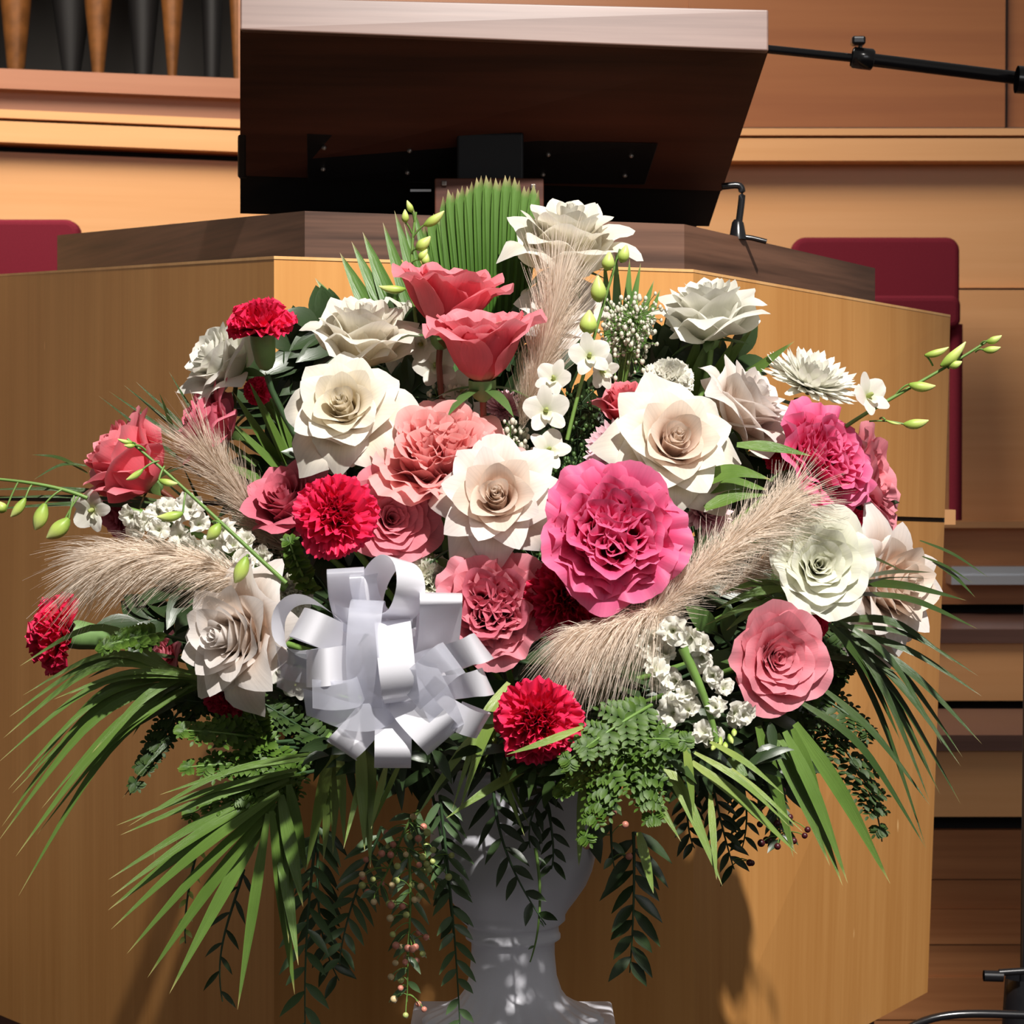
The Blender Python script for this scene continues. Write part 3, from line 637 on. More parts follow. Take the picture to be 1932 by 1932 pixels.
fl_('rose', 1277, 826, 115, (.14, .38, .92), M['cream'], 'largest buttery cream rose with peach heart, right of centre', star=0.5, heart=M['blush_heart'], opn=.8, dd=-.06, grp=WR)
fl_('rose', 1425, 748, 92, (.62, .66, .30), M['blush'], 'cupped blush-white rose leaning right against the white chrysanthemum', star=0.4, heart=M['blush'], opn=.4, dd=.0, grp=WR)
fl_('rosette', 1550, 1062, 90, (.12, .22, .97), M['ivory'], 'round ivory rose with greenish tint facing forward at right', heart=M['ivory'], opn=.75, dd=-.10, grp=WR)
fl_('rose', 1706, 1102, 124, (.66, .10, .70), M['blush'], 'large blush-white rose facing right at the far right edge', star=1, heart=M['blush_heart'], opn=.9, dd=-.02, grp=WR)
fl_('rose', 418, 1200, 112, (-.62, .10, .80), M['blush'], 'large blush-white rose left of the white ribbon bow', star=0.7, heart=M['blush'], opn=.7, dd=-.10, grp=WR)
fl_('rose', 1060, 562, 72, (0, .6, .8), M['blush'], 'cream rose veiled by the upright pampas plume', opn=.7, dd=.10, grp=WR)
# --- pink roses
fl_('rosette', 850, 545, 92, (.18, .92, .12), M['coral'], 'upper coral-pink rose opened wide over its green calyx', opn=.6, dd=.0, grp=PR, stem=M['stem_brown'], squash=1.25)
fl_('rosette', 908, 640, 88, (-.02, .93, .22), M['coral'], 'cupped coral-pink rose on a reddish stem, just below the upper coral one', heart=M['peach'], squash=1.2, opn=.38, dd=-.03, grp=PR, stem=M['stem_brown'])
fl_('rose', 228, 862, 80, (-.70, .62, .22), M['coral'], 'coral-pink rosebud at upper left on a brown curved stem', opn=.12, dd=-.04, grp=PR, stem=M['stem_brown'], squash=1.35)
fl_('rose', 380, 795, 72, (-.85, .32, .30), M['dusty_shaded'], 'deep rose-pink bloom in shade right of the coral rosebud', squash=1.2, opn=.3, dd=.02, grp=PR)
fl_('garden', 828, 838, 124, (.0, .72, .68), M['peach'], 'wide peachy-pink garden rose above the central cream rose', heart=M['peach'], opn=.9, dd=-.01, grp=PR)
fl_('rose', 538, 938, 72, (-.25, .65, .70), M['dusty_shaded'], 'dusky pink rosebud left of the central red-pink carnation', opn=.2, dd=.02, grp=PR, squash=1.1)
fl_('rosette', 742, 975, 82, (.22, .20, .95), M['dusty'], 'dusty-pink rose with swirled heart right of the central carnation', opn=.85, dd=.0, grp=PR)
fl_('garden', 930, 1142, 98, (.0, .25, .97), M['dusty'], 'dusty-pink rose between the white bow and the largest hot pink bloom', heart=M['dusty_shaded'], opn=.85, dd=-.02, grp=PR)
fl_('garden', 1160, 1002, 122, (.02, .22, .98), M['hot'], 'largest hot-pink ruffled quartered garden rose at the centre right', heart=M['hot'], opn=.7, dd=-.10, grp=PR)
fl_('garden', 1568, 862, 102, (.62, .38, .68), M['hot'], 'ruffled hot-pink garden rose at upper right under the white chrysanthemum', heart=M['hot'], opn=.7, dd=-.04, grp=PR)
fl_('rosette', 1655, 900, 92, (.85, .20, .35), M['dusty'], 'salmon-pink rose facing right behind the upper right garden rose', heart=M['coral'], opn=.8, dd=.04, grp=PR)
fl_('rosette', 1476, 1242, 90, (.30, .12, .94), M['dusty'], 'dusty-pink rose low at right beside the white stock blossoms', heart=M['dusty'], opn=.85, dd=-.10, grp=PR)
fl_('rose', 1180, 752, 50, (-.05, .9, .4), M['coral'], 'narrow coral rosebud peeping over the largest buttery cream rose', opn=.25, dd=.03, grp=PR, squash=1.3)
fl_('rose', 215, 975, 45, (-.6, -.3, .6), M['dusty_shaded'], 'deep pink bloom mostly hidden under the coral rosebud', opn=.5, dd=.06, grp=PR)
fl_('rose', 305, 1232, 38, (-.7, .3, .6), M['dusty'], 'small pink rose showing at the left of the large blush-white rose', opn=.5, dd=.0, grp=PR)
# --- carnations
fl_('carnation', 492, 612, 64, (-.08, .92, .30), M['carn'], 'cerise carnation at upper left seen from the side with its green calyx', opn=.1, dd=-.05, grp=CA, stem=M['stem_dark'])
fl_('carnation', 632, 972, 78, (.0, .22, .97), M['carn'], 'bright cerise carnation left of centre above the white bow', opn=.9, dd=-.08, grp=CA)
fl_('carnation', 112, 1193, 74, (-.88, .15, .35), M['carn'], 'cerise carnation facing left at the far left edge', opn=.1, dd=-.05, grp=CA, stem=M['stem_dark'], stem_to=at(430, 1230, 1.98))
fl_('carnation', 1015, 1360, 80, (.0, .12, .98), M['carn'], 'lowest cerise carnation below the plume, crossed by a grass blade', opn=.9, dd=-.10, grp=CA)
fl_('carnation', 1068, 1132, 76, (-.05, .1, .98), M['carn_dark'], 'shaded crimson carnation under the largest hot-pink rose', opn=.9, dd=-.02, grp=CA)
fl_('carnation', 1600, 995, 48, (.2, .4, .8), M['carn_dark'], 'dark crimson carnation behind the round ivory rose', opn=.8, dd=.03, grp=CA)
fl_('carnation', 1522, 1170, 46, (.3, .3, .8), M['carn'], 'small cerise carnation squeezed between ivory rose and low dusty-pink rose', opn=.8, dd=-.03, grp=CA)
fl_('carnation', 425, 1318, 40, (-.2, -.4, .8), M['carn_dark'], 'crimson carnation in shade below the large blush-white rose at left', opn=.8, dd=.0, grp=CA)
fl_('carnation', 486, 735, 28, (-.2, .4, .8), M['carn'], 'tiny cerise carnation peeping left of the large open cream rose', opn=.8, dd=.04, grp=CA)
fl_('carnation', 1478, 855, 42, (-.5, .3, .8), M['carn'], 'cerise carnation edge showing left of the upper right garden rose', opn=.8, dd=.04, grp=CA)
fl_('carnation', 812, 1092, 48, (.1, .5, .8), M['ivory'], 'small ivory carnation behind the top right of the white bow', opn=.8, dd=.03)
fl_('carnation', 1262, 712, 46, (.1, .7, .6), M['white'], 'small white carnation above the largest buttery cream rose', opn=.8, dd=.05)
fl_('carnation', 548, 1120, 42, (-.3, .5, .8), M['ivory'], 'cream-white bloom tucked behind the top left of the bow', opn=.8, dd=.02)
# --- chrysanthemums
fl_('mum', 1535, 712, 86, (.28, .85, .42), M['white'], 'white chrysanthemum with many narrow petals at upper right', opn=1, dd=.05)
fl_('mum', 1155, 852, 60, (-.60, .30, .70), M['pale_pink'], 'pale pink chrysanthemum left of the largest buttery cream rose', opn=1, dd=.0)
fl_('mum', 1335, 962, 54, (.55, .45, .70), M['pale_pink'], 'pale pink chrysanthemum below the largest buttery cream rose', opn=1, dd=.0)
fl_('mum', 950, 765, 34, (.0, .6, .8), M['pale_pink'], 'small blush chrysanthemum in shade behind the upright plume', opn=1, dd=.08)

# ------------------------------------------------------------------ foliage helpers
CAMF = vec((0, -1, 0)); UPF = nrm((0, -.75, .65))
def A3(p): return vec(at(p[0], p[1], p[2]))
def leaf_px(name, p0, p1, wpx, mat, parent, bend=0.0, side=0.0, n=9, face=None, fold=.25, base=.25, peak=.35, twist=0.0, tip=1.0):
    """blade from p0 to p1 = (px, py, D); bend: middle raised by px; side: middle pushed sideways by px"""
    a, b = A3(p0), A3(p1); D = (p0[2] + p1[2]) / 2
    mid = (a + b) / 2 + vec((m_of(side, D), 0, m_of(bend, D)))
    pth = bez([a, mid * .5 + a * .25 + b * .25 + vec((0, 0, m_of(bend, D) * .5)), mid, b], n) if bend else bez([a, mid, b], n)
    V, Fc, U = blade_data(pth, m_of(wpx, D), face if face is not None else nrm(UPF + vec((R(-.3, .3), 0, R(-.2, .2)))), fold, base, peak, twist, tip)
    return mesh(name, V, Fc, mat, parent, U)
def stem_to_foam(name, p, parent, mat, r=.0022, dirn=None):
    a = A3(p) if not isinstance(p, np.ndarray) else p
    e = vec(FOAM) + vec((R(-.03, .03), R(-.02, .03), R(-.02, .03)))
    mid = (a + e) / 2 + vec((0, .03, R(-.01, .02)))
    return tube(name, bez([a, mid, e], 9), r, mat, parent, 6)
def palm(label, root, leaves, mat, wpx, dr=0.0, name='palm_frond', grp='palm fronds', bend=25, leaf='leaflet', rach=None, face=None, peak=.3):
    """leaves: (x0, y0, x1, y1[, width[, bend[, extra depth at tip]]])"""
    t = thing(name, at(*root), label, 'palm leaf', grp)
    if rach is not None: tube('midrib', bez([A3(p) for p in rach], 12), np.linspace(.0028, .0012, 12), M['palm_light'] if mat is M['palm_light'] else M['stem'], t, 7)
    for lf in leaves:
        x0, y0, x1, y1 = lf[:4]; wp = lf[4] if len(lf) > 4 else wpx; bd = lf[5] if len(lf) > 5 else bend; ed = lf[6] if len(lf) > 6 else 0
        D0 = root[2] + dr
        leaf_px(leaf, (x0, y0, D0 + R(-.012, .012)), (x1, y1, D0 - .02 + ed + R(-.02, .02)), wp, mat, t, bend=bd, side=0, n=11, peak=peak, face=face, tip=.8, base=.45)
    stem_to_foam('stalk', root, t, M['stem_dark'])
    return t

# fan palm at the back: pleated, its central blades trimmed to an arc
fp = thing('fan_palm_leaf', at(925, 800, 2.16), 'large pleated fan palm leaf rising behind the coral roses', 'palm leaf')
xs = np.linspace(800, 1016, 25)
for i, x in enumerate(xs):
    yt = 333 + 0.0034 * (x - 935) ** 2 + R(-5, 8)
    if x < 830: yt += 26
    x0 = 925 + (x - 925) * .45
    leaf_px('blade', (x0, 800, 2.15 + .006 * (i % 2)), (x, yt, 2.17), 21 + 3 * (i % 2), M['fan'], fp, n=18, face=nrm(CAMF + vec((.55 if i % 2 else -.55, 0, .1))), fold=.45, base=.7, peak=.8, tip=.3)
for tx, ty, bx, by, wd in ((777, 385, 880, 760, 26), (762, 420, 870, 770, 26), (744, 397, 850, 770, 30), (722, 419, 840, 775, 34), (684, 437, 820, 780, 38), (641, 476, 800, 790, 40), (663, 455, 815, 785, 34), (594, 524, 780, 790, 42), (612, 560, 800, 800, 36), (572, 600, 760, 800, 40), (562, 634, 750, 800, 38), (532, 658, 735, 800, 40), (508, 640, 700, 800, 30), (497, 690, 700, 830, 34), (480, 730, 700, 850, 34), (470, 770, 690, 870, 30)):
    leaf_px('blade', (bx, by, 2.12), (tx, ty, 2.16), wd, M['fan'], fp, n=10, face=nrm(CAMF + vec((R(-.5, .5), 0, .4))), fold=.35, base=.5, peak=.55, bend=4, tip=.8)
stem_to_foam('stalk', (925, 800, 2.15), fp, M['stem_dark'], .004)
fr_ = thing('fan_palm_leaf', at(1180, 760, 2.14), 'smaller split fan palm leaf behind the tiny white filler, right of the upright plume', 'palm leaf')
for tx, ty, wd in ((1162, 470, 22), (1188, 488, 24), (1209, 496, 24), (1234, 528, 26), (1246, 545, 26), (1262, 600, 24), (1140, 480, 20), (1232, 590, 22)):
    leaf_px('blade', (1165 + R(-12, 12), 760, 2.13), (tx, ty, 2.14), wd, M['fan'], fr_, n=9, face=nrm(CAMF + vec((R(-.5, .5), 0, .3))), fold=.35, base=.4, peak=.45)
stem_to_foam('stalk', (1165, 760, 2.13), fr_, M['stem_dark'], .003)
palm('striped palm leaf below the lone white rose at upper right', (1290, 790, 2.10), [(1290, 800, 1345, 620, 30, 2), (1280, 800, 1322, 620, 30, 2), (1300, 800, 1362, 640, 28, 2), (1275, 800, 1285, 610, 24, 2), (1295, 800, 1422, 617, 26, 10), (1285, 800, 1262, 640, 24, 2), (1330, 790, 1500, 643, 22, 12), (1310, 800, 1385, 640, 26, 4)], M['palm'], 26, peak=.45, face=nrm(CAMF + vec((0, 0, .3))))
# palm fronds: lower left, big
palm('large palm frond fanning down to the lower left over the pulpit', (612, 1400, 1.86),
     [(560, 1452, 218, 1558, 16), (555, 1460, 226, 1576, 16), (545, 1470, 204, 1660, 20), (540, 1478, 208, 1693, 24), (532, 1488, 203, 1718, 26), (528, 1496, 209, 1754, 26, 18), (524, 1505, 239, 1800, 27, 16), (520, 1515, 278, 1845, 27, 12), (514, 1524, 319, 1876, 26, 10), (506, 1535, 448, 1906, 22, -2), (512, 1530, 556, 1877, 24, -4), (520, 1520, 563, 1822, 26, -4), (530, 1500, 572, 1712, 28, -2), (545, 1480, 577, 1645, 24, 0), (528, 1510, 545, 1780, 20, -2), (590, 1430, 300, 1500, 14), (600, 1420, 240, 1560, 12, 40)],
     M['palm'], 24, rach=[(625, 1385, 1.93), (590, 1430, 1.92), (505, 1540, 1.91)], bend=14, peak=.35)
palm('light green palm blades hanging under the left of the bow', (640, 1375, 1.84),
     [(628, 1390, 577, 1645, 24, -4), (632, 1390, 610, 1625, 26), (636, 1390, 628, 1612, 22), (640, 1395, 650, 1600, 18), (630, 1400, 628, 1496, 14)], M['palm_light'], 22, bend=6, name='palm_frond')
palm('light green palm blades hanging straight down below the bow centre', (690, 1375, 1.79),
     [(680, 1385, 688, 1607, 24), (690, 1385, 699, 1637, 26), (700, 1385, 700, 1600, 22), (695, 1420, 648, 1602, 14), (730, 1440, 700, 1565, 14), (760, 1430, 702, 1560, 12)], M['palm_light'], 24, bend=2)
palm('long arching grass-like blades between the bow and the lowest carnation', (985, 1290, 1.86),
     [(960, 1288, 853, 1529, 20, 50), (968, 1300, 866, 1534, 24, 46), (950, 1335, 785, 1543, 22, 20), (975, 1330, 905, 1460, 18, 30), (935, 1350, 880, 1475, 16, 20), (930, 1390, 990, 1578, 12, -16), (1010, 1440, 840, 1545, 20, 6), (925, 1365, 1000, 1560, 10, -20)], M['palm_light'], 18, name='grass_tuft', grp=None, dr=-.04)
palm('single green blade crossing the lowest carnation', (1092, 1372, 1.81), [(1100, 1372, 955, 1424, 17, -4)], M['palm_light'], 18, name='palm_leaf', grp=None, dr=-.07)
palm('broad blades pointing down right over the urn from the green fern', (1180, 1380, 1.78),
     [(1165, 1395, 1285, 1588, 24, 6), (1245, 1425, 1363, 1672, 26, 24), (1292, 1395, 1310, 1540, 18, 2), (1205, 1570, 1233, 1686, 20, 0), (1100, 1470, 1092, 1635, 18, 0), (1305, 1438, 1505, 1612, 22, 14), (1310, 1420, 1490, 1560, 14, 20), (1340, 1400, 1480, 1500, 14, 12), (1340, 1500, 1352, 1660, 14, 0), (1380, 1450, 1515, 1570, 12, 4)], M['palm_light'], 20)
palm('glossy broad palm blades sweeping down at lower right', (1470, 1340, 1.84),
     [(1430, 1370, 1497, 1618, 26, 14), (1452, 1385, 1566, 1634, 26, 20), (1465, 1385, 1590, 1672, 28, 22), (1480, 1380, 1600, 1668, 26, 22), (1495, 1375, 1560, 1560, 22, 14), (1500, 1365, 1680, 1668, 30, 20), (1440, 1400, 1500, 1610, 16, 10), (1375, 1430, 1420, 1490, 22, 6)], M['palm'], 26)
palm('fine dark palm frond spraying to the right of the round ivory rose', (1560, 1110, 1.97),
     [(1600, 1120, 1845, 1187, 22, 26, -.1), (1590, 1100, 1824, 1133, 20, 14, -.1), (1600, 1100, 1760, 1080, 18, 12, -.12), (1600, 1115, 1755, 1092, 22, 16, -.12), (1590, 1040, 1706, 1079, 12, 8, -.1), (1735, 1020, 1864, 1089, 10, 10, -.05), (1760, 1060, 1840, 1127, 12, 8, -.05), (1740, 1050, 1835, 1100, 8, 6, -.05)], M['palm_dark'], 18, dr=-.02)
palm('dark palm blades crossing left between the large plume and the ivory rose', (1500, 1120, 1.95),
     [(1480, 1100, 1360, 1120, 18, 10), (1490, 1110, 1350, 1150, 20, 14), (1480, 1130, 1370, 1190, 22, 14), (1500, 1130, 1400, 1090, 18, 8), (1500, 1150, 1390, 1230, 20, 14), (1500, 1140, 1330, 1180, 18, 20)], M['palm'], 18, dr=-.06)
LR = [(1846, 1276), (1853, 1314), (1853, 1404), (1817, 1430), (1813, 1446), (1755, 1515), (1774, 1499), (1813, 1518), (1748, 1602), (1777, 1404), (1800, 1250), (1762, 1470), (1700, 1400)]
palm('long fine palm frond arching far to the lower right', (1555, 1170, 1.92),
     [(1560 + R(0, 30), 1165 + R(0, 30), x, y, R(12, 19), R(30, 60)) for x, y in LR] + [(1540, 1290, 1755, 1520, 16, 30), (1500, 1320, 1748, 1602, 17, 70), (1540, 1240, 1700, 1270, 14, 10)], M['palm_dark'], 16, dr=-.02)
LL = [(37, 1257, 1330), (43, 1312, 1300), (17, 1353, 1320), (6, 1393, 1330), (-5, 1440, 1340), (15, 1490, 1330), (-4, 1588, 1350), (29, 1617, 1350), (34, 1692, 1350), (70, 1575, 1340), (78, 1526, 1340), (46, 1473, 1330), (22, 1498, 1320), (173, 1421, 1330), (183, 1434, 1330), (3, 1560, 1330), (100, 1320, 1290), (130, 1310, 1290), (250, 1390, 1310)]
palm('long dark palm frond sweeping out and down to the far left', (430, 1275, 1.92),
     [(370 + R(-30, 30), 1280 + R(-20, 20), x, y, R(13, 24), R(60, 100) * (1.2 if x < 60 else .5)) for x, y, _ in LL], M['palm'], 18, rach=[(480, 1270, 1.94), (420, 1270, 1.92), (350, 1300, 1.92)])
palm('thin dark palm blades showing beside the dark fern at left', (440, 1290, 1.96),
     [(400, 1310, 231, 1506, 16, 10), (405, 1320, 258, 1464, 14, 8), (380, 1300, 175, 1422, 16, 8), (390, 1330, 262, 1466, 12, 4), (300, 1250, 165, 1280, 14, 20), (330, 1240, 180, 1250, 14, 12)], M['palm_dark'], 16)
palm('thin palm blades pointing up behind the coral rosebud at left', (420, 890, 2.05),
     [(400, 880, 205, 738, 10, 4), (405, 875, 233, 726, 10, 4), (410, 870, 256, 720, 10, 4), (415, 870, 318, 700, 9, 2), (330, 830, 300, 740, 14, 2), (165, 893, 60, 858, 12, 14), (168, 880, 64, 905, 8, 20), (380, 900, 185, 746, 8, 2)], M['palm_dark'], 12, bend=6)
palm('thin dark palm blades running out past the left frame edge', (330, 950, 2.06),
     [(300, 945, -40, 924, 12, 14), (300, 950, -40, 940, 10, 10), (310, 955, -30, 962, 12, 10), (320, 960, 60, 952, 9, 4), (430, 1010, 300, 900, 8, 0), (430, 1030, 320, 890, 8, 0), (420, 1040, 345, 880, 8, 0)], M['palm_dark'], 11)
palm('green palm blades between the shaded pink rose and the large open cream rose', (560, 920, 2.02),
     [(560, 930, 440, 740, 22, 0), (565, 920, 470, 720, 22, 0), (570, 930, 430, 790, 20, 0), (560, 940, 410, 820, 20, 0), (575, 920, 500, 700, 24, 0), (560, 950, 400, 860, 18, 0), (580, 920, 520, 740, 22, 0), (565, 945, 425, 870, 18, 2)], M['palm'], 20, dr=.03)
palm('wide folded palm blade arching right of the largest buttery cream rose', (1310, 915, 1.94), [(1305, 918, 1455, 905, 40, 26), (1310, 930, 1450, 925, 36, 18), (1330, 960, 1450, 935, 34, 14), (1390, 840, 1530, 860, 26, 6)], M['palm'], 36, dr=-.04, bend=20)

# ------------------------------------------------------------------ ferns
def fern(label, x0, y0, x1, y1, wpx, D, mat, curve=(0, 0), pairs=11, droop=.03, name='fern_frond', wide=.25):
    t = thing(name, at(x0, y0, D), label, 'fern', 'fern fronds')
    a, b = A3((x0, y0, D)), A3((x1, y1, D - droop)); mid = (a + b) / 2 + vec((m_of(curve[0], D), -.02, m_of(-curve[1], D)))
    N = pairs + 2; pth = bez([a, mid, b], N * 2); T = np.gradient(pth, axis=0)
    tube('midrib', pth, np.linspace(.0016, .0006, len(pth)), M['stem_dark'] if mat is M['fern_dark'] else M['stem'], t, 5)
    nf = nrm(UPF + vec((R(-.25, .25), 0, R(-.2, .3))))
    for i in range(pairs):
        s = (i + .6) / (pairs + .4); k = int(s * (len(pth) - 1)); P = pth[k]; Td = nrm(T[k])
        sd = nrm(np.cross(Td, nf)); prof = (min(1, .55 + s / wide * .45) if s < wide else (1 - (s - wide) / (1 - wide)) ** .8)
        Lp = m_of(wpx / 2, D) * prof + m_of(7, D)
        for sg in (-1, 1):
            d0 = nrm(Td * .55 + sd * sg * .9 + nf * R(-.3, .3)); end = P + d0 * Lp + vec((0, 0, -.12 * Lp)); ctrl = P + d0 * Lp * .5 + Td * .1 * Lp
            ax = bez([P, ctrl, end], 8); mb = MB(); nl = max(3, int(Lp / m_of(13, D)))
            Ta = nrm(end - P); sa = nrm(np.cross(Ta, nf))
            for j in range(nl + 1):
                q = (j + .4) / (nl + 1); c = ax[min(7, int(q * 7))] * (1 - (q * 7) % 1) + ax[min(7, int(q * 7) + 1)] * ((q * 7) % 1)
                ll = m_of(25, D) * (1 - .74 * q) * (.7 + .3 * prof) + m_of(4, D)
                for s2 in ((-1, 1) if j < nl else (0,)):
                    e = c + (nrm(Ta * .6 + sa * s2 * .9) if s2 else Ta) * ll
                    V, Fc, U = blade_data(bez([c, (c + e) / 2 + nf * ll * .10, e], 4), ll * .60, nrm(nf + vec((R(-.3, .3), R(-.2, .2), R(-.3, .3)))), .2, .45, .5); mb.add(V, Fc, U)
            mb.build('leaflet', mat, t)
    stem_to_foam('stalk', a, t, M['stem_dark'], .0018)
    return t
fern('bright green fern frond pointing left below the large blush-white rose', 520, 1400, 330, 1378, 110, 1.90, M['fern'], (0, -16), 8)
fern('green fern frond at left, second below the bow', 540, 1440, 335, 1450, 100, 1.90, M['fern'], (0, -14), 7)
fern('lowest green fern frond at left above the fanning palm', 540, 1465, 342, 1545, 100, 1.90, M['fern'], (0, -20), 7)
fern('green fern frond standing upright among the left ferns', 520, 1430, 470, 1325, 100, 1.91, M['fern'], (0, 0), 7)
fern('short green fern frond pointing down among the left ferns', 480, 1400, 455, 1540, 90, 1.89, M['fern'], (6, 0), 7)
fern('green fern frond drooping right over the left palm blades', 520, 1410, 545, 1520, 110, 1.90, M['fern'], (10, 0), 7)
fern('dark fern frond in shade directly below the bow left side', 640, 1420, 470, 1310, 130, 1.95, M['fern_dark'], (0, -10), 7)
fern('dark shaded fern frond behind the left ferns', 650, 1380, 500, 1450, 140, 1.97, M['fern_dark'], (0, -10), 7)
fern('dark fern frond hanging below the far-left palm frond', 400, 1270, 245, 1500, 64, 1.97, M['fern_dark'], (-20, -10), 9)
fern('dark feathery fern in shade left of the ferns', 480, 1340, 335, 1320, 90, 1.97, M['fern_dark'], (0, -8), 7)
fern('small fern tip by the far-left carnation stem', 300, 1196, 188, 1222, 46, 1.90, M['fern'], (0, -6), 7)
fern('bright serrated fern frond right of the lowest carnation', 1230, 1330, 1055, 1450, 130, 1.76, M['fern'], (0, -20), 7)
fern('bright fern frond pointing down under the white stock', 1190, 1350, 1095, 1600, 130, 1.76, M['fern'], (0, 0), 8)
fern('fern frond pointing down right over the urn edge', 1200, 1370, 1235, 1560, 120, 1.77, M['fern'], (0, 0), 7)
fern('fern frond reaching right beneath the white stock', 1130, 1400, 1310, 1400, 110, 1.77, M['fern'], (0, -18), 7)
fern('shaded fern frond behind the plume end', 1150, 1380, 1140, 1270, 110, 1.90, M['fern'], (0, 0), 7)
fern('fern frond low between the lowest carnation and the urn bowl', 1150, 1420, 1050, 1500, 90, 1.78, M['fern'], (0, -8), 7)
fern('dark fern frond pointing right beside the low dusty-pink rose', 1500, 1230, 1605, 1265, 80, 1.95, M['fern_dark'], (0, -6), 7)
fern('dark fern frond at right, upper of the two long ones', 1500, 1290, 1650, 1392, 110, 1.95, M['fern_dark'], (10, -14), 7)
fern('dark fern frond curling down at far lower right', 1530, 1350, 1664, 1588, 120, 1.95, M['fern_dark'], (44, -30), 9)
fern('fern frond in shade under the low dusty-pink rose', 1440, 1330, 1560, 1450, 110, 1.97, M['fern_dark'], (0, -10), 7)
fern('small dark fern above the right palm spray', 1540, 1180, 1585, 1290, 60, 1.97, M['fern_dark'], (8, 0), 7)
fern('pale green fern curl below the dusky rosebud', 590, 1120, 545, 1010, 44, 1.92, M['fern'], (-8, 0), 7)

# ------------------------------------------------------------------ dark leaf sprigs filling the heart of the arrangement
def sprig(label, x0, y0, x1, y1, D, mat, n=7, wpx=34, lpx=80, name='leaf_sprig', grp='leafy sprigs', face=None):
    t = thing(name, at(x0, y0, D), label, 'foliage', grp)
    a, b = A3((x0, y0, D)), A3((x1, y1, D - .01)); pth = bez([a, (a + b) / 2 + vec((0, 0, .01)), b], 16)
    tube('stem', pth, np.linspace(.0018, .0008, 16), M['stem_dark'], t, 5); Td = nrm(b - a)
    fc = face if face is not None else nrm(UPF + vec((R(-.5, .5), 0, R(-.5, .3))))
    sd = nrm(np.cross(Td, fc))
    for i in range(n):
        s = (i + .5) / n; P = pth[int(s * 15)]; sg = 1 if i % 2 else -1
        L = m_of(lpx, D) * R(.8, 1.15); d = nrm(Td * .7 + sd * sg * .8 + vec((0, R(-.3, .3), -.1)))
        if i == n - 1: d = Td
        V, Fc, U = blade_data(bez([P, P + d * L * .5 + fc * L * .08, P + d * L + vec((0, 0, -.1 * L))], 8), m_of(wpx, D), fc + vec((R(-.4, .4), R(-.3, .3), R(-.3, .3))), .2, .15, .45); mesh('leaf', V, Fc, mat, t, U)
    return t
SP = [(700, 880, 640, 800), (760, 900, 720, 860), (870, 1050, 800, 990), (890, 1080, 960, 1040), (1010, 1080, 1060, 1040), (560, 1080, 500, 1020), (620, 1120, 560, 1060),
      (700, 1150, 760, 1060), (860, 1250, 980, 1240), (980, 1250, 1060, 1290), (1150, 1250, 1040, 1200), (1290, 1130, 1400, 1050), (1330, 1180, 1440, 1120), (1390, 1200, 1330, 1100), (1250, 1330, 1400, 1310), (1400, 1300, 1470, 1400),
      (1320, 1000, 1420, 980), (1350, 900, 1480, 900), (1200, 880, 1120, 840), (1080, 900, 1060, 800), (540, 1260, 460, 1330), (570, 1330, 480, 1370), (680, 1340, 600, 1420), (820, 1380, 760, 1450), (960, 1440, 880, 1500), (1060, 1440, 1100, 1540), (900, 1400, 960, 1500),
      (1280, 1390, 1380, 1450), (1430, 1380, 1480, 1460), (740, 800, 800, 720), (880, 870, 850, 760), (620, 700, 560, 660), (1240, 720, 1290, 660), (1500, 980, 1600, 960), (1560, 1180, 1640, 1180), (350, 1180, 260, 1180), (420, 1100, 330, 1120), (500, 1200, 480, 1100), (1180, 1180, 1240, 1250), (720, 1000, 820, 1040)]
SP += [(600, 900, 520, 860), (690, 1060, 640, 1000), (900, 860, 960, 800), (1010, 1000, 1080, 960), (1120, 1150, 1180, 1120), (1240, 1130, 1300, 1060), (1280, 1200, 1370, 1150), (1330, 1250, 1420, 1200), (1350, 1330, 1430, 1260),
       (1500, 1300, 1420, 1340), (1530, 1150, 1450, 1130), (1420, 960, 1500, 920), (1120, 1300, 1180, 1260), (760, 1180, 840, 1080), (460, 1150, 400, 1080), (470, 1000, 520, 940), (660, 660, 600, 620), (720, 700, 760, 640), (960, 700, 1000, 620),
       (1150, 760, 1210, 700), (1330, 760, 1380, 680), (1240, 1250, 1290, 1320), (1080, 1320, 1150, 1400), (930, 1180, 860, 1120), (1390, 1060, 1330, 1010), (600, 1180, 560, 1100), (1560, 1250, 1490, 1330), (1380, 880, 1440, 830), (540, 800, 500, 740), (640, 900, 700, 940)]
NEAR = [(1072, 425, 'topmost rose'), (688, 612, 'high-centred cream rose'), (1335, 568, 'lone white rose'), (402, 668, 'upper left white rose'), (652, 758, 'large open cream rose'), (937, 932, 'central cream rose'), (1277, 826, 'buttery peach-hearted rose'),
        (1425, 748, 'cupped blush rose'), (1550, 1062, 'round ivory rose'), (1712, 1105, 'far right blush rose'), (418, 1200, 'blush-white rose left of the bow'), (850, 545, 'upper coral rose'), (228, 862, 'coral rosebud'), (828, 835, 'peachy garden rose'), (538, 938, 'dusky rosebud'),
        (742, 975, 'swirled dusty-pink rose'), (930, 1142, 'dusty rose beside the bow'), (1160, 1002, 'largest hot-pink rose'), (1568, 862, 'upper right garden rose'), (1476, 1242, 'low dusty-pink rose'), (632, 972, 'central carnation'), (1015, 1360, 'lowest carnation'), (1068, 1132, 'shaded crimson carnation'),
        (1535, 712, 'white chrysanthemum'), (1300, 1290, 'hanging white stock'), (350, 1000, 'left white stock'), (722, 1238, 'white bow'), (1400, 1010, 'large plume'), (1040, 640, 'upright plume'), (968, 1500, 'urn rim'), (450, 1400, 'left ferns'), (1150, 1450, 'right ferns')]
used = set(); SIDE = ['', 'lower ', 'upper ', 'inner ', 'outer ']
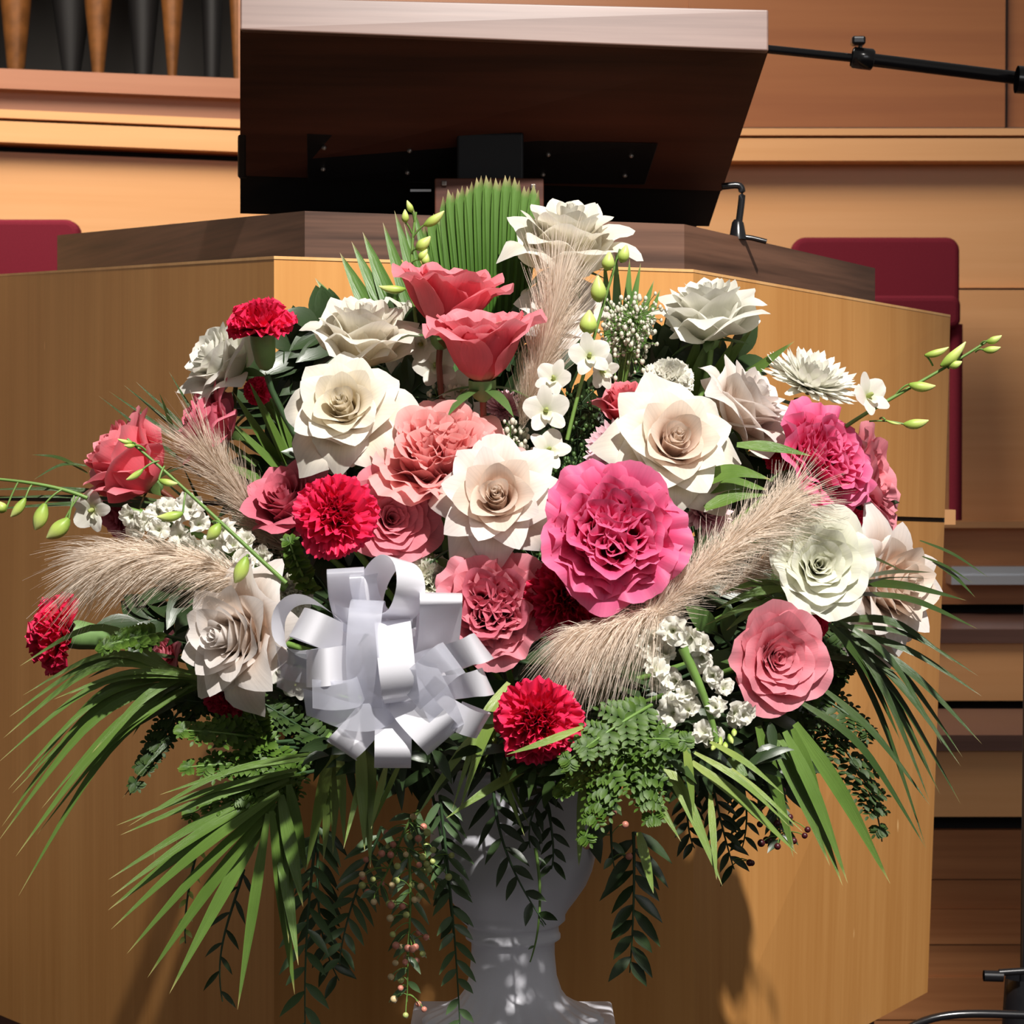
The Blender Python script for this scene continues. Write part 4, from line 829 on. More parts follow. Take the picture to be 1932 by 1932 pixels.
for i, (x0, y0, x1, y1) in enumerate(SP):
    cx, cy = (x0 + x1) / 2, (y0 + y1) / 2
    nb = sorted(NEAR, key=lambda q: (q[0] - cx) ** 2 + (q[1] - cy) ** 2)[:3]
    lab = None
    for a_, b_ in ((0, 1), (0, 2), (1, 2)):
        c_ = 'dark leafy sprig between the %s and the %s' % (nb[a_][2], nb[b_][2])
        if c_ not in used: lab = c_; break
    if lab is None: lab = 'dark leafy sprig tucked deep behind the %s, pointing %s' % (nb[0][2], 'right' if x1 > x0 else 'left')
    used.add(lab)
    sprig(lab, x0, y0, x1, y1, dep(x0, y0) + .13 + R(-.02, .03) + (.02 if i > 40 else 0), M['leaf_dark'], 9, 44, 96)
sprig('green leafy sprig right of the big plume, left of the round ivory rose', 1400, 1260, 1500, 1130, 1.98, M['leaf'], 8, 46, 90, grp=None)
sprig('broad dark leaf sprig left of the low dusty-pink rose', 1400, 1250, 1340, 1190, 1.93, M['leaf'], 3, 40, 90, grp=None)
sprig('small fresh green leaf sprig between the bow and dusty-pink roses', 800, 1075, 880, 1030, 1.90, M['leaf'], 5, 18, 40, grp=None)

def leaf_mass(label, n, pick, lpx, wpx, mat, down=0.0):
    mb = MB()
    for _ in range(n):
        x, y, D = pick(); P = A3((x, y, D)); a = R(0, 6.28)
        d = nrm(vec((math.cos(a), R(-.4, .4), math.sin(a) * (1 - down) - down))); L = m_of(lpx, D) * R(.7, 1.2)
        V, Fc, U = blade_data(bez([P, P + d * L * .5 + vec((0, 0, .008)), P + d * L], 6), m_of(wpx, D) * R(.7, 1.2), nrm(vec((R(-1, 1), -1, R(-.6, 1)))), .2, .15, .45); mb.add(V, Fc, U)
    o = mb.build('foliage', mat, None); return tag(o, label, 'foliage', kind='stuff')
def pick_back():
    while True:
        x, y = R(430, 1500), R(690, 1420)
        if ((x - 960) / 540) ** 2 + ((y - 1090) / 390) ** 2 < 1: return x, y, R(2.0, 2.2)
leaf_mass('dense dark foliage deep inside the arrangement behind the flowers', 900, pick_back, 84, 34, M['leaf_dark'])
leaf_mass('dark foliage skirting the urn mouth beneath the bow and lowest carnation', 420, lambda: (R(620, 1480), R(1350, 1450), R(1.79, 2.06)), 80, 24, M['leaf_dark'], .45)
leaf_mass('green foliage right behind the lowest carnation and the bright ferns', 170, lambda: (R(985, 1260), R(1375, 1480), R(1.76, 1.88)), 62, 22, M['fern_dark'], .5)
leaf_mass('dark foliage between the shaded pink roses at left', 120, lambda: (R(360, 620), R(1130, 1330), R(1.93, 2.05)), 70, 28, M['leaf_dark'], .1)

# ------------------------------------------------------------------ pepper-tree strands and berries
def strand(label, pts, D, n, lpx, wpx, mat, spread=.9, name='pepper_branch', grp='hanging pepper-tree branches', berries=0, bc=None, stemmat=None, brx=50):
    t = thing(name, at(pts[0][0], pts[0][1], D), label, 'branch', grp)
    P = [A3((x, y, D + R(-.01, .01))) for x, y in pts]; pth = bez(P, 30)
    tube('stem', pth, np.linspace(.0016, .0006, 30), stemmat or M['stem_dark'], t, 5); T = np.gradient(pth, axis=0)
    for i in range(n):
        s = (i + .4) / n; k = int(s * 29); Q = pth[k]; Td = nrm(T[k]); sd = nrm(np.cross(Td, CAMF)); sg = 1 if i % 2 else -1
        L = m_of(lpx, D) * R(.75, 1.1) * (1 - .35 * s); d = nrm(Td * R(.5, .9) + sd * sg * spread + vec((0, R(-.5, .2), 0)))
        fc = nrm(CAMF + vec((R(-.6, .6), 0, R(-.2, .9))))
        V, Fc, U = blade_data(bez([Q, Q + d * L * .55, Q + d * L + vec((0, 0, -.28 * L))], 7), m_of(wpx, D), fc, .25, .15, .4); mesh('leaf', V, Fc, mat, t, U)
    for i in range(berries):
        k = rng.integers(4, 29); Q = pth[k]; c = Q + vec((m_of(R(-brx, brx), D), R(-.03, .01), m_of(R(-30, 20), D)))
        tw = bez([Q, (Q + c) / 2 + vec((0, 0, .006)), c], 5); tube('twig', tw, .0005, M['stem'], t, 4)
        r = m_of(R(5.5, 7.5), D); la = np.linspace(0, PI, 7); aa = np.linspace(0, 2 * PI, 10, endpoint=False)
        V = np.stack([c[0] + r * np.sin(la)[:, None] * np.cos(aa), c[1] + r * np.sin(la)[:, None] * np.sin(aa), np.broadcast_to(c[2] + r * np.cos(la)[:, None], (7, 10))], -1).reshape(-1, 3)
        mesh('berry', V, gridfaces(10, 7, wrap=True), M[(bc or ['pepper_green', 'pepper_pink', 'pepper_cream', 'pepper_pink'])[rng.integers(0, len(bc or [1, 2, 3, 4]))]], t)
    return t
strand('hanging pepper branch at lower left with long paired leaves', [(600, 1560), (585, 1650), (572, 1800), (576, 1945)], 1.93, 18, 80, 18, M['pepper_leaf'])
strand('dark pepper branch behind the left palm blades', [(600, 1560), (600, 1660), (590, 1760), (640, 1850)], 1.98, 20, 74, 17, M['leaf_dark'])
strand('leafy pepper branch left of the berry clusters', [(720, 1560), (690, 1640), (650, 1720), (640, 1820)], 1.95, 20, 66, 15, M['pepper_leaf'])
strand('pepper branch carrying upper clusters of pink and green peppercorns', [(790, 1530), (755, 1560), (750, 1620), (700, 1700)], 1.91, 12, 56, 14, M['pepper_leaf'], berries=26, stemmat=M['stem'])
strand('pepper branch carrying the lowest clusters of pink peppercorns', [(770, 1600), (780, 1680), (770, 1760), (768, 1890)], 1.91, 16, 60, 13, M['pepper_leaf'], berries=34, stemmat=M['stem'], brx=36)
strand('thin pepper twig with green berries beside the urn bowl', [(780, 1535), (790, 1580), (812, 1620), (820, 1680)], 1.92, 5, 50, 12, M['pepper_leaf'], berries=12, stemmat=M['stem'], bc=['pepper_green'])
strand('pepper branch hanging along the left side of the urn', [(830, 1500), (842, 1620), (860, 1740), (868, 1945)], 1.93, 26, 62, 15, M['pepper_leaf'])
strand('dark pepper twig left of the urn bowl', [(800, 1440), (835, 1560), (845, 1660), (855, 1760)], 1.96, 10, 60, 17, M['leaf_dark'])
strand('dark leafy twig hanging over the urn bowl', [(930, 1480), (935, 1560), (955, 1640), (1030, 1745)], 1.91, 13, 70, 17, M['leaf_dark'])
strand('fine yellow-green seeded twig over the urn neck', [(1010, 1600), (1025, 1680), (1020, 1760), (1000, 1815)], 1.91, 4, 22, 5, M['pepper_leaf'], berries=0, stemmat=M['stem'])
strand('short dark twig over the right of the urn bowl', [(1020, 1470), (1040, 1540), (1050, 1610), (1040, 1640)], 1.92, 12, 50, 13, M['leaf_dark'])
strand('dark leafy twigs below the lowest carnation', [(1060, 1450), (1020, 1500), (990, 1540), (1000, 1600)], 1.92, 12, 54, 14, M['leaf_dark'])
strand('large-leaved dark branch hanging right of the urn', [(1195, 1570), (1198, 1640), (1196, 1740), (1188, 1835)], 1.93, 17, 84, 22, M['leaf_dark'])
strand('pepper twig with few pink berries under the right ferns', [(1150, 1500), (1155, 1560), (1150, 1600), (1160, 1640)], 1.93, 4, 40, 14, M['pepper_leaf'], berries=5, bc=['pepper_pink'])
strand('dark twiggy branch hanging under the white stock', [(1330, 1420), (1350, 1500), (1360, 1560), (1385, 1640)], 1.96, 20, 58, 14, M['leaf_dark'], berries=4, bc=['pepper_dark'])
strand('dark branch with maroon berries below the low dusty-pink rose', [(1430, 1420), (1450, 1500), (1480, 1540), (1470, 1590)], 1.96, 18, 54, 14, M['leaf_dark'], berries=16, bc=['pepper_dark'])
strand('dark twig between the two right-hand branches', [(1390, 1420), (1400, 1480), (1420, 1530), (1400, 1600)], 1.97, 16, 54, 13, M['leaf_dark'])
strand('dark branch left of the right-hand branches', [(1290, 1440), (1300, 1500), (1290, 1560), (1310, 1600)], 1.98, 14, 54, 14, M['leaf_dark'])
strand('thin brown leafless-looking twig hanging at lower left', [(460, 1640), (440, 1720), (400, 1790), (420, 1890)], 1.99, 9, 54, 10, M['leaf_dark'])
strand('pale budded twig behind the fanning palm at lower left', [(385, 1560), (360, 1640), (345, 1720), (350, 1780)], 1.97, 12, 26, 9, M['bud'])

# ------------------------------------------------------------------ pampas plumes
def plume(label, pts, wfun, n, mat, droop=.3, lpx=110, name='pampas_plume', ang=(.35, .9), grp='pampas plumes', s0=.0, stem_end=True):
    t = thing(name, at(*pts[0]), label, 'pampas grass', grp)
    pth = bez([A3(p) for p in pts], 40); T = np.gradient(pth, axis=0); T /= np.linalg.norm(T, axis=1)[:, None]
    tube('stem', pth, np.linspace(.0018, .0005, 40), mat, t, 5)
    mb_V = []; mb_F = []; K = 5
    s = rng.uniform(s0, 1, n) ** .9; idx = np.clip((s * 39).astype(int), 0, 39); D = pts[0][2]
    base = pth[idx] + rng.normal(0, .0012, (n, 3)); Td = T[idx]
    rnd = rng.normal(size=(n, 3)); rad = rnd - (rnd * Td).sum(1)[:, None] * Td; rad /= np.linalg.norm(rad, axis=1)[:, None]
    al = rng.uniform(ang[0], ang[1], n); L = m_of(lpx, D) * rng.uniform(.45, 1.0, n) * np.array([wfun(q) for q in s])
    d = Td * np.cos(al)[:, None] + rad * np.sin(al)[:, None]
    tt = np.linspace(0, 1, K)[None, :, None]
    C = base[:, None] + d[:, None] * L[:, None, None] * tt + Td[:, None] * L[:, None, None] * .18 * tt ** 2 + np.array([0, 0, -1.0]) * droop * L[:, None, None] * tt ** 2
    side = np.cross(d, rng.normal(size=(n, 3))); side /= np.linalg.norm(side, axis=1)[:, None]
    wv = (.00040 * (1 - .75 * tt)) * np.ones((n, 1, 1))
    V = np.stack([C - side[:, None] * wv, C + side[:, None] * wv], 2).reshape(-1, 3)   # n*K*2
    i0 = (np.arange(n) * K * 2)[:, None] + (np.arange(K - 1) * 2)[None]
    Fc = np.stack([i0, i0 + 1, i0 + 3, i0 + 2], -1).reshape(-1, 4)
    o = mesh('plume_hair', V, Fc, mat, t); o['kind'] = 'stuff'
    return t
bell = lambda s: .55 + .45 * math.sin(PI * min(1, s * 1.1))
plume('upright pampas plume in the middle, left of the orchid stem', [(985, 800, 1.98), (1000, 740, 1.97), (1035, 660, 1.96), (1050, 555, 1.98)], lambda s: .55 + .5 * s, 2200, M['straw'], .0, 150, ang=(.15, .75))
plume('pampas plume drooping to the left above the large blush-white rose', [(470, 1105, 1.86), (400, 1060, 1.85), (300, 1035, 1.85), (190, 1055, 1.86)], lambda s: .65 + .4 * s, 2300, M['straw'], .40, 140, ang=(.25, 1.0))
plume('large pampas plume reaching right, upper half, below the largest buttery cream rose', [(1200, 1200, 1.80), (1280, 1110, 1.80), (1370, 1030, 1.82), (1500, 935, 1.86)], lambda s: .6 + .4 * s, 2500, M['straw'], .12, 130, ang=(.35, 1.1))
plume('lower brush of the large pampas plume, drooping over the green fern', [(1250, 1150, 1.80), (1190, 1170, 1.79), (1130, 1190, 1.79), (1085, 1200, 1.80)], lambda s: .85, 1700, M['straw'], .8, 130, ang=(.3, 1.35))
plume('grey shaded pampas plume behind the brown rose stem at left', [(560, 1050, 1.99), (510, 1010, 1.98), (440, 920, 1.98), (385, 850, 1.99)], lambda s: .7 + .3 * s, 1700, M['straw_shaded'], .05, 120, ang=(.25, .9))
plume('pale plume tuft behind the round ivory rose', [(1360, 1120, 1.92), (1420, 1080, 1.92), (1470, 1040, 1.92), (1530, 1010, 1.93)], lambda s: .8, 1100, M['straw'], .2, 80, ang=(.3, 1.1))

# ------------------------------------------------------------------ orchids and buds
def bud(parent, p0, p1, rpx, name='bud', mat=None, D=None):
    a, b = A3(p0), A3(p1); n = 9; s = np.linspace(0, 1, n)
    rr = m_of(rpx, p0[2]) * np.sin(PI * np.clip(s * .92 + .05, 0, 1)) ** .8 * (1.08 - .35 * s)
    V, Fc = tube_data(bez([a, (a + b) / 2 + vec((0, 0, -.15 * np.linalg.norm(b - a))), b], n), rr, 10)
    return mesh(name, V, Fc, mat or M['bud'], parent, np.stack([np.tile(np.linspace(0, 1, 10), n), np.repeat(s, 10)], 1))
def blossom(parent, px, py, rpx, face, D, spin=0.0, mat=None):
    q = face_quat(*face, spin); k = m_of(rpx, D); c = at(px, py, D)
    b = bpy.data.objects.new('blossom', bpy.data.meshes.new('blossom')); 
    mb = MB()
    V, Fc, U = petal_data(.55, .26, .02, -.05, 1.0, .5, 1.2, 1.2, .12, -PI / 2, tipc=.3, ruf=.15, nu=9, nv=7); mb.add(V * k, Fc, U)
    V, Fc = tube_data(np.array([(0, 0, -.12), (0, .02, .05), (0, .03, .25), (0, 0, .32)]) * k, np.array([.06, .10, .08, .02]) * k, 8); mb.add(V, Fc)
    o = mb.build('blossom', M['ivory'], None, False); o.parent = parent; o.location = c - parent.location; o.rotation_mode = 'QUATERNION'; o.rotation_quaternion = q
    for a, W, L in ((PI / 2, .30, 1.0), (PI / 2 + 1.25, .46, .95), (PI / 2 - 1.25, .46, .95), (PI / 2 + 2.45, .30, .95), (PI / 2 - 2.45, .30, .95)):
        V, Fc, U = petal_data(L, W, .03, -.06, 1.0, 1.25, 1.45 + R(-.3, .5), 3, .5, a, tipc=.38, roll=.12, ruf=.05, nu=9, nv=8, ph=R(0, 6)); mesh('petal', V * k, Fc, mat or M['white'], o, U, True, False)
    return o
def spray(label, stem, D, buds=(), flowers=(), r=.0016, mat=None, name='orchid_spray'):
    t = thing(name, at(stem[0][0], stem[0][1], D), label, 'orchid', 'white orchid sprays')
    pth = bez([A3((x, y, D)) for x, y in stem], 16); tube('stem', pth, np.linspace(r * 1.2, r * .7, 16), mat or M['stem'], t, 7)
    for bx in buds:
        (sx, sy), (x0, y0), (x1, y1), rp = bx
        tube('bud_stalk', bez([A3((sx, sy, D)), A3(((sx + x0) / 2, (sy + y0) / 2 - 6, D - .004)), A3((x0, y0, D - .006))], 7), .0009, M['stem'], t, 6)
        bud(t, (x0, y0, D - .006), (x1, y1, D - .008), rp)
    for f in flowers: blossom(t, f[0], f[1], f[2], f[3], D - .01 + (f[5] if len(f) > 5 else 0), f[4] if len(f) > 4 else 0)
    return t
spray('green budded orchid tip at upper left of the fan palm', [(790, 640), (775, 560), (772, 480), (785, 400)], 2.08,
      [((782, 420), (778, 400), (768, 378), 7), ((777, 440), (765, 420), (764, 395), 8), ((778, 450), (800, 425), (838, 398), 10), ((775, 480), (785, 470), (812, 446), 12), ((772, 500), (790, 490), (806, 470), 9), ((775, 530), (800, 500), (806, 478), 9), ((778, 560), (775, 530), (752, 508), 9), ((785, 590), (765, 545), (715, 540), 9)])
spray('orchid spray with green buds reaching far right past the pulpit edge', [(1595, 805), (1660, 760), (1780, 700), (1868, 640)], 1.98,
      [((1690, 745), (1715, 725), (1765, 728), 11), ((1790, 695), (1775, 690), (1822, 645), 11), ((1760, 690), (1745, 670), (1790, 655), 8), ((1850, 650), (1862, 645), (1890, 633), 8), ((1840, 664), (1855, 660), (1888, 655), 8), ((1800, 680), (1790, 690), (1815, 682), 9), ((1640, 795), (1705, 800), (1752, 793), 11), ((1660, 790), (1670, 792), (1700, 800), 3)],
      [(1638, 748, 48, (.55, .3, .8), .3)])
spray('orchid spray with hanging buds leaving the frame at left', [(165, 940), (110, 915), (30, 905), (-60, 900)], 1.98,
      [((35, 908), (10, 965), (-6, 945), 12), ((60, 915), (48, 940), (20, 975), 10), ((120, 922), (85, 950), (66, 1000), 15), ((140, 935), (130, 978), (88, 1015), 17), ((150, 935), (120, 985), (100, 1012), 10)],
      [(175, 962, 46, (-.3, -.2, .9), 1.0, .02)])
spray('budded orchid stem crossing the white stock at left', [(540, 1100), (430, 1000), (350, 920), (240, 828)], 1.83,
      [((310, 880), (300, 905), (335, 912), 8), ((300, 870), (270, 885), (238, 905), 7), ((350, 930), (345, 968), (296, 975), 11), ((400, 985), (415, 988), (390, 1018), 13), ((470, 1050), (465, 1050), (443, 1100), 15), ((260, 845), (250, 835), (222, 828), 5), ((275, 850), (255, 840), (234, 840), 5)])
spray('orchid spray with open white blossoms right of the upright plume', [(1070, 830), (1090, 740), (1130, 600), (1170, 470)], 1.95,
      [((1145, 550), (1130, 570), (1128, 520), 17), ((1110, 640), (1108, 630), (1112, 585), 19), ((1160, 500), (1145, 510), (1150, 475), 14), ((1170, 490), (1172, 495), (1182, 462), 12)],
      [(1112, 672, 46, (.1, .2, .97), .2), (1135, 700, 40, (.6, -.2, .7), 1.2, .02)])
spray('orchid spray with star-like white blossoms above the central cream rose', [(1030, 900), (1040, 830), (1050, 780), (1050, 720)], 1.93, [],
      [(1030, 775, 50, (.1, .1, .97), .1), (1035, 850, 46, (.3, .3, .9), .9), (1045, 715, 40, (-.2, .3, .8), -.4, .01)])
spray('shaded orchid spray behind the coral rose stems', [(800, 860), (810, 780), (830, 720), (840, 680)], 2.03, [],
      [(822, 690, 48, (.0, .1, .97), .3), (868, 735, 46, (.3, .1, .9), 1.0), (795, 650, 40, (-.2, .1, .9), 2.0), (885, 770, 30, (.3, .4, .8), 2.4)])
spray('cream orchid blossoms peeping from behind the left of the bow', [(560, 1300), (545, 1250), (540, 1190), (545, 1140)], 1.93, [], [(530, 1255, 40, (-.3, 0, .9), .4), (560, 1290, 34, (-.2, -.3, .9), 1.0), (545, 1150, 40, (-.3, .3, .9), 2.0)])

# ------------------------------------------------------------------ white stock
def stock(label, pts, D, spots, rpx, budspots=(), stempath=None):
    t = thing('stock_spike', at(pts[0][0], pts[0][1], D), label, 'stock flower', 'white stock spikes')
    tube('stem', bez([A3((x, y, D - (.02 if stempath else 0))) for x, y in pts], 12), np.linspace(.0042, .0022, 12), M['stem'], t, 8)
    for (x, y) in spots:
        q = face_quat(R(-.7, .7), R(-.3, .8), 1, R(0, 6)); k = m_of(rpx * R(1.1, 1.5), D); c = vec(at(x, y, D - R(0, .02))); Rm = np.array(q.to_matrix()); mb = MB()
        for j in range(9):
            V, Fc, U = petal_data(R(.6, .95), R(.36, .6), .03, -.1, .5, R(.2, 1.5), R(.6, 2.4), 1.5, .2, j * 1.9, tipc=.2, ruf=.34, rfreq=R(1.5, 2.8), nu=9, nv=6, ph=R(0, 6)); mb.add((V * k) @ Rm.T + c, Fc, U)
        mb.build('floret', M['white'], t)
    for (x, y, s) in budspots: bud(t, (x, y, D - .015), (x + R(-12, 12), y + s, D - .02), 6)
    return t
stock('white stock spike lying at left above the drooping plume', [(540, 1110), (450, 1040), (350, 990), (240, 960)], 1.90,
      [(250, 972), (275, 985), (300, 965), (330, 970), (300, 1000), (340, 1010), (375, 990), (365, 1030), (400, 1030), (325, 1040), (420, 1000), (440, 1030), (410, 1065), (455, 1060), (470, 1020), (385, 1060), (290, 1025), (435, 1085), (265, 1000), (360, 955), (320, 960), (465, 1095), (500, 1050)], 27)
stock('white stock spike hanging at lower right with a thick green stem', [(1288, 1222), (1310, 1270), (1340, 1330), (1352, 1400)], 1.80,
      [(1235, 1205), (1270, 1190), (1305, 1205), (1225, 1240), (1255, 1235), (1215, 1215), (1240, 1290), (1275, 1285), (1262, 1325), (1295, 1310), (1325, 1240), (1345, 1275), (1300, 1340), (1270, 1345), (1365, 1300), (1350, 1335), (1385, 1345), (1400, 1350), (1330, 1385), (1350, 1390), (1320, 1215), (1235, 1265)], 27,
      [(1340, 1385, 18), (1360, 1390, 20), (1375, 1385, 18), (1350, 1400, 16), (1368, 1400, 14), (1385, 1375, 14)], True)

# ------------------------------------------------------------------ tiny-flowered filler
def filler(label, x, y, r, D, nbud, mat, stemmat, x0=None, y0=None, bpx=5, name='filler_sprig'):
    t = thing(name, at(x, y + r, D), label, 'filler flowers', 'sprigs of tiny white filler flowers'); tw = MB(); bd = MB()
    org = A3((x0 or x, y0 or y + r * 1.3, D + .02))
    hub = [A3((x + R(-r, r) * .6, y + R(-r, r) * .6, D + R(-.02, .02))) for _ in range(14)]
    for h in hub: V, Fc = tube_data(bez([org, (org + h) / 2 + vec((0, 0, .01)), h], 7), .0006, 4); tw.add(V, Fc)
    la = np.linspace(0, PI, 5); aa = np.linspace(0, 2 * PI, 6, endpoint=False)
    sp = np.stack([np.sin(la)[:, None] * np.cos(aa), np.sin(la)[:, None] * np.sin(aa), np.broadcast_to(np.cos(la)[:, None], (5, 6))], -1).reshape(-1, 3); sf = gridfaces(6, 5, wrap=True)
    for i in range(nbud):
        h = hub[i % 14]; a = R(0, 6.28); q = math.sqrt(R(0, 1)) * r * .55
        c = h + vec((m_of(q, D) * math.cos(a), R(-.02, .02), m_of(q, D) * math.sin(a)))
        V, Fc = tube_data(np.array([h, (h + c) / 2, c]), .0004, 3); tw.add(V, Fc)
        bd.add(sp * m_of(bpx * R(.6, 1.2), D) * vec((1, 1, 1.3)) + c, sf)
    o = tw.build('twigs', stemmat, t); o['kind'] = 'stuff'; o = bd.build('tiny_buds', mat, t); o['kind'] = 'stuff'
    return t
filler('airy sprig of tiny white buds at upper right of the plume', 1210, 640, 84, 2.02, 360, M['tiny_white'], M['stem'], 1150, 900, 3.9)
filler('airy sprig of tiny buds above the peachy garden rose', 850, 765, 46, 2.04, 120, M['tiny_white'], M['stem'], 880, 950)
filler('tiny white buds between the peachy rose and orchid blossoms', 970, 825, 42, 1.99, 110, M['tiny_white'], M['stem'], 960, 1000)
filler('dark twiggy filler below the orchid blossoms', 1100, 800, 70, 2.00, 160, M['leaf'], M['stem_dark'], 1080, 1000, 4)
filler('dark twiggy filler right of the central cream rose', 1060, 900, 60, 1.99, 160, M['leaf'], M['stem_dark'], 1050, 1080, 4)
filler('dark twiggy filler under the central cream rose', 985, 1060, 60, 1.99, 130, M['leaf'], M['stem_dark'], 980, 1200, 4)
filler('grey twiggy filler left above the bow', 520, 1060, 60, 2.00, 150, M['tiny_white'], M['stem_dark'], 560, 1200, 3)

# ------------------------------------------------------------------ the white ribbon bow
BW = (722, 1238, 1.73)
bow = thing('ribbon_bow', at(*BW), 'large white satin ribbon bow with sheer loops, left of centre', 'bow')
def rloop(ang, L, wpx, bulge, tau, tilt=25, mat='satin', base=(0, 0), lift=0.0, pinch=.5, sub=None, t1=1.0):
    D = BW[2] - lift; c = A3((BW[0] + base[0], BW[1] + base[1], D)); a = math.radians(ang); tl = math.radians(tilt)
    d = nrm(vec((math.cos(a), 0, math.sin(a))) * math.cos(tl) + CAMF * math.sin(tl))
    p = nrm(vec((-math.sin(a), 0, math.cos(a)))); cm = nrm(np.cross(d, p)); 
    if cm @ CAMF < 0: cm = -cm
    ta = math.radians(tau); b = p * math.cos(ta) + cm * math.sin(ta); n = np.cross(d, b); n = n if n @ CAMF > 0 else -n
    Lm = m_of(L, D); Bm = m_of(bulge, D); wm = m_of(wpx, D)
    t = np.linspace(0, t1, 29); X = (1 - np.cos(2 * PI * t)) / 2; X = X ** .85; Y = np.sin(2 * PI * t) * (X ** .7)
    P = c + d * (X * Lm)[:, None] + n * (Y * Bm)[:, None]
    hw = (wm / 2 * (pinch + (1 - pinch) * sm(X * 2.2)))[:, None]
    us = np.linspace(-1, 1, 3)
    V = np.stack([P + b * hw * q for q in us], 1).reshape(-1, 3)
    o = mesh('ribbon_loop', V, gridfaces(3, len(t)), M[mat], bow)
    if mat == 'sheer': o['label'] = 'sheer white ribbon loop'
    return o
def rib(pts, wd, wpx, mat='satin', n=34):
    """ribbon through pts = (x, y, depth offset) in bow drawing units; wd = direction of its width (right, down, away)"""
    P = [A3((472 + x / 2.559, 1000 + y / 2.559, BW[2] + dz)) for x, y, dz in pts]
    m = len(P); t = np.linspace(0, m - 1, n); out = []
    for q in t:
        k = min(int(q), m - 2); f = q - k; p0, p1, p2, p3 = P[max(k - 1, 0)], P[k], P[k + 1], P[min(k + 2, m - 1)]
        out.append(.5 * ((2 * p1) + (-p0 + p2) * f + (2 * p0 - 5 * p1 + 4 * p2 - p3) * f ** 2 + (-p0 + 3 * p1 - 3 * p2 + p3) * f ** 3))
    C = np.array(out); b = nrm(vec((wd[0], wd[2], -wd[1]))); T = np.gradient(C, axis=0); T /= np.linalg.norm(T, axis=1)[:, None] + 1e-9
    B = b[None] - (T @ b)[:, None] * T * .55; B /= np.linalg.norm(B, axis=1)[:, None]
    hw = m_of(wpx, BW[2]) / 2; V = np.stack([C + B * hw * q for q in (-1, 0, 1)], 1).reshape(-1, 3)
    o = mesh('ribbon_loop', V, gridfaces(3, n), M[mat], bow)
    if mat == 'sheer': o['label'] = 'sheer white ribbon loop'
    return o
rib([(690, 620, .05), (688, 470, .03), (686, 436, .0), (695, 520, -.03), (710, 680, -.042), (728, 800, -.03), (735, 828, -.005), (738, 780, .02)], (1, -.12, 0), 68)
rib([(690, 800, .02), (690, 900, .0), (690, 1040, -.022), (688, 1130, -.014), (687, 1146, .004), (688, 1080, .03), (690, 900, .04)], (1, 0, 0), 69)
rib([(720, 760, .0), (790, 860, -.02), (880, 960, -.03), (930, 1012, -.012), (925, 1010, .012), (850, 900, .03)], (.72, -.62, 0), 80)
rib([(500, 640, .01), (440, 650, -.03), (370, 662, -.045), (300, 668, -.03), (272, 668, .0), (320, 665, .025), (460, 650, .03)], (0, 1, -.1), 70)
rib([(520, 560, .0), (440, 530, -.02), (330, 480, -.045), (255, 450, -.035), (225, 445, -.005), (280, 470, .02), (420, 520, .03)], (-.45, .85, -.1), 60)
rib([(520, 520, .02), (420, 420, .012), (300, 345, .0), (200, 345, -.008), (140, 420, -.01), (150, 540, -.004), (250, 600, .01), (420, 610, .03)], (.25, .30, .9), 64)
rib([(660, 430, .01), (735, 400, -.012), (775, 290, -.03), (760, 180, -.03), (700, 136, -.014), (630, 190, .004), (580, 300, .02), (570, 420, .03)], (.75, .25, .55), 62)
rib([(500, 440, .02), (470, 330, .0), (460, 210, -.01), (462, 190, .004), (470, 300, .03), (500, 420, .04)], (1, -.06, .1), 70, 'sheer')
rib([(640, 450, .02), (570, 350, .01), (545, 240, .004), (560, 215, .012), (600, 300, .03)], (1, -.1, .2), 52)
rib([(880, 620, .03), (905, 560, .012), (918, 440, -.015), (922, 340, -.035), (920, 302, -.012), (912, 330, .02), (900, 450, .035), (890, 600, .04)], (1, .04, .25), 80)
rib([(820, 660, .0), (900, 630, -.018), (1010, 600, -.03), (1090, 575, -.028), (1128, 560, -.004), (1110, 570, .022), (980, 620, .04)], (.52, .72, .45), 62)
rib([(850, 760, .01), (950, 760, -.005), (1050, 750, -.02), (1125, 735, -.016), (1150, 730, .006), (1100, 745, .03), (900, 770, .035)], (.35, .80, .42), 56)
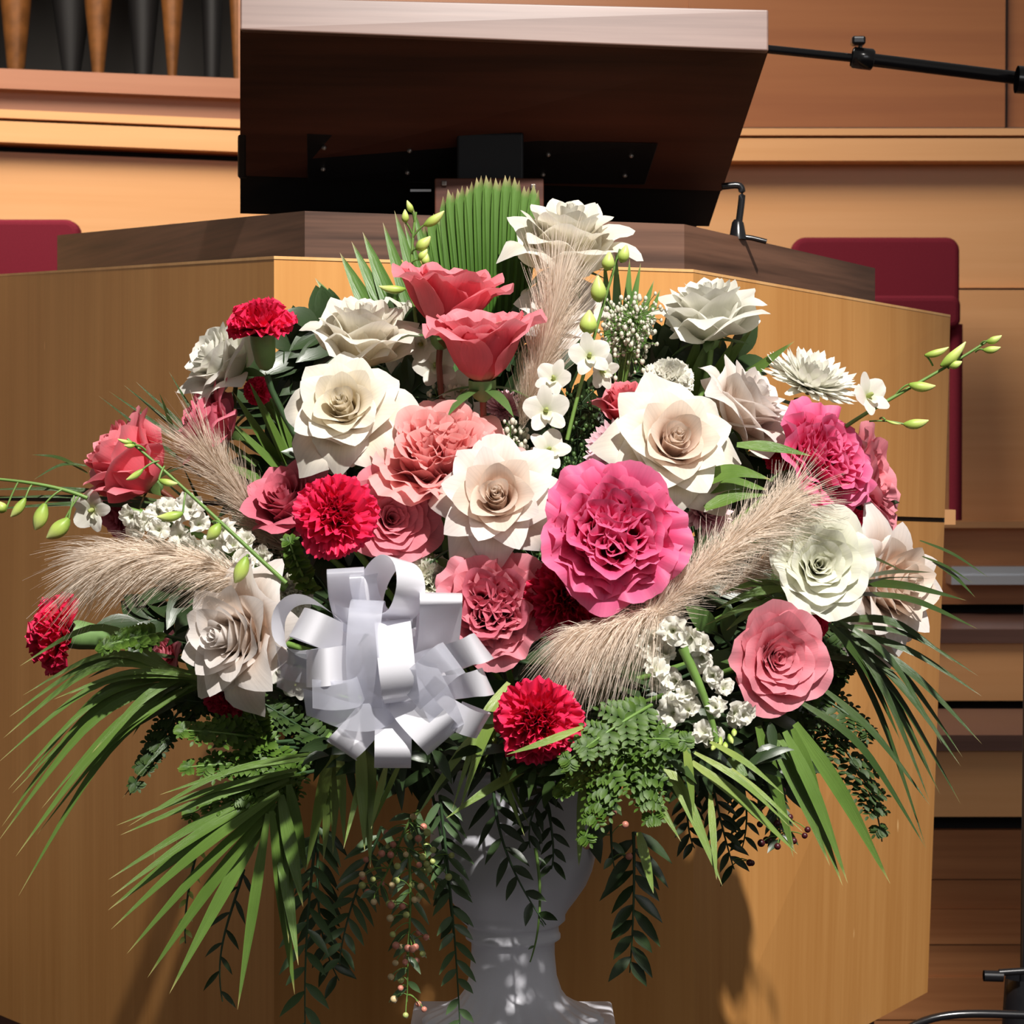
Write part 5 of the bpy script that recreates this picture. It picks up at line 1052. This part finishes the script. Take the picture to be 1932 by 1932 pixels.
rib([(850, 820, .01), (940, 870, -.005), (1040, 925, -.016), (1105, 945, -.01), (1120, 940, .01), (1000, 890, .03)], (-.45, .8, .3), 56)
rib([(760, 800, -.03), (850, 720, -.045), (940, 640, -.052), (985, 615, -.045)], (.62, .72, 0), 70, 'sheer')
rib([(800, 640, -.01), (860, 740, -.025), (920, 860, -.03), (960, 960, -.02), (960, 980, .005)], (.9, -.4, .1), 60, 'sheer')
rib([(560, 860, -.02), (545, 700, -.035), (545, 540, -.04), (560, 370, -.03), (575, 350, .0), (580, 500, .02)], (1, .05, 0), 62, 'sheer')
rib([(700, 850, .0), (600, 900, -.02), (480, 900, -.034), (330, 850, -.03), (262, 830, -.006)], (.15, 1, 0), 52, 'sheer')
rib([(560, 700, -.01), (520, 780, -.035), (400, 800, -.045), (300, 790, -.04)], (.1, 1, 0), 54, 'sheer')
rib([(640, 820, .02), (560, 930, .012), (490, 1010, .0), (440, 1060, .004), (450, 1065, .02)], (.8, .55, .1), 66)
rib([(620, 480, .0), (560, 440, -.02), (480, 440, -.03), (420, 420, -.02)], (.3, 1, 0), 50, 'sheer')
rib([(540, 640, .03), (400, 640, .02), (250, 660, .012), (150, 640, .02), (130, 600, .03)], (.15, 1, .3), 66, 'sheer')
rib([(540, 700, .04), (380, 740, .035), (220, 730, .03), (130, 690, .035)], (.1, 1, .3), 60, 'sheer')
rib([(760, 560, .02), (820, 480, .01), (840, 400, .012), (850, 380, .03)], (.9, .5, .1), 60, 'sheer')
rib([(700, 720, .05), (760, 640, .045), (840, 600, .045), (900, 580, .05)], (.4, .9, 0), 110, 'satin')
rib([(520, 560, .05), (600, 640, .045), (680, 720, .045), (760, 800, .05)], (.7, -.7, 0), 130, 'satin')
V, Fc = tube_data([A3((BW[0], BW[1], BW[2] + .01)), A3((BW[0] + 10, BW[1] + 10, 1.88))], .012, 10); mesh('knot', V, Fc, M['satin'], bow)
tube('pick', bez([A3((BW[0], BW[1], BW[2] + .02)), (A3((760, 1330, 1.92))), vec(FOAM)], 8), .002, M['stem_dark'], bow, 6)
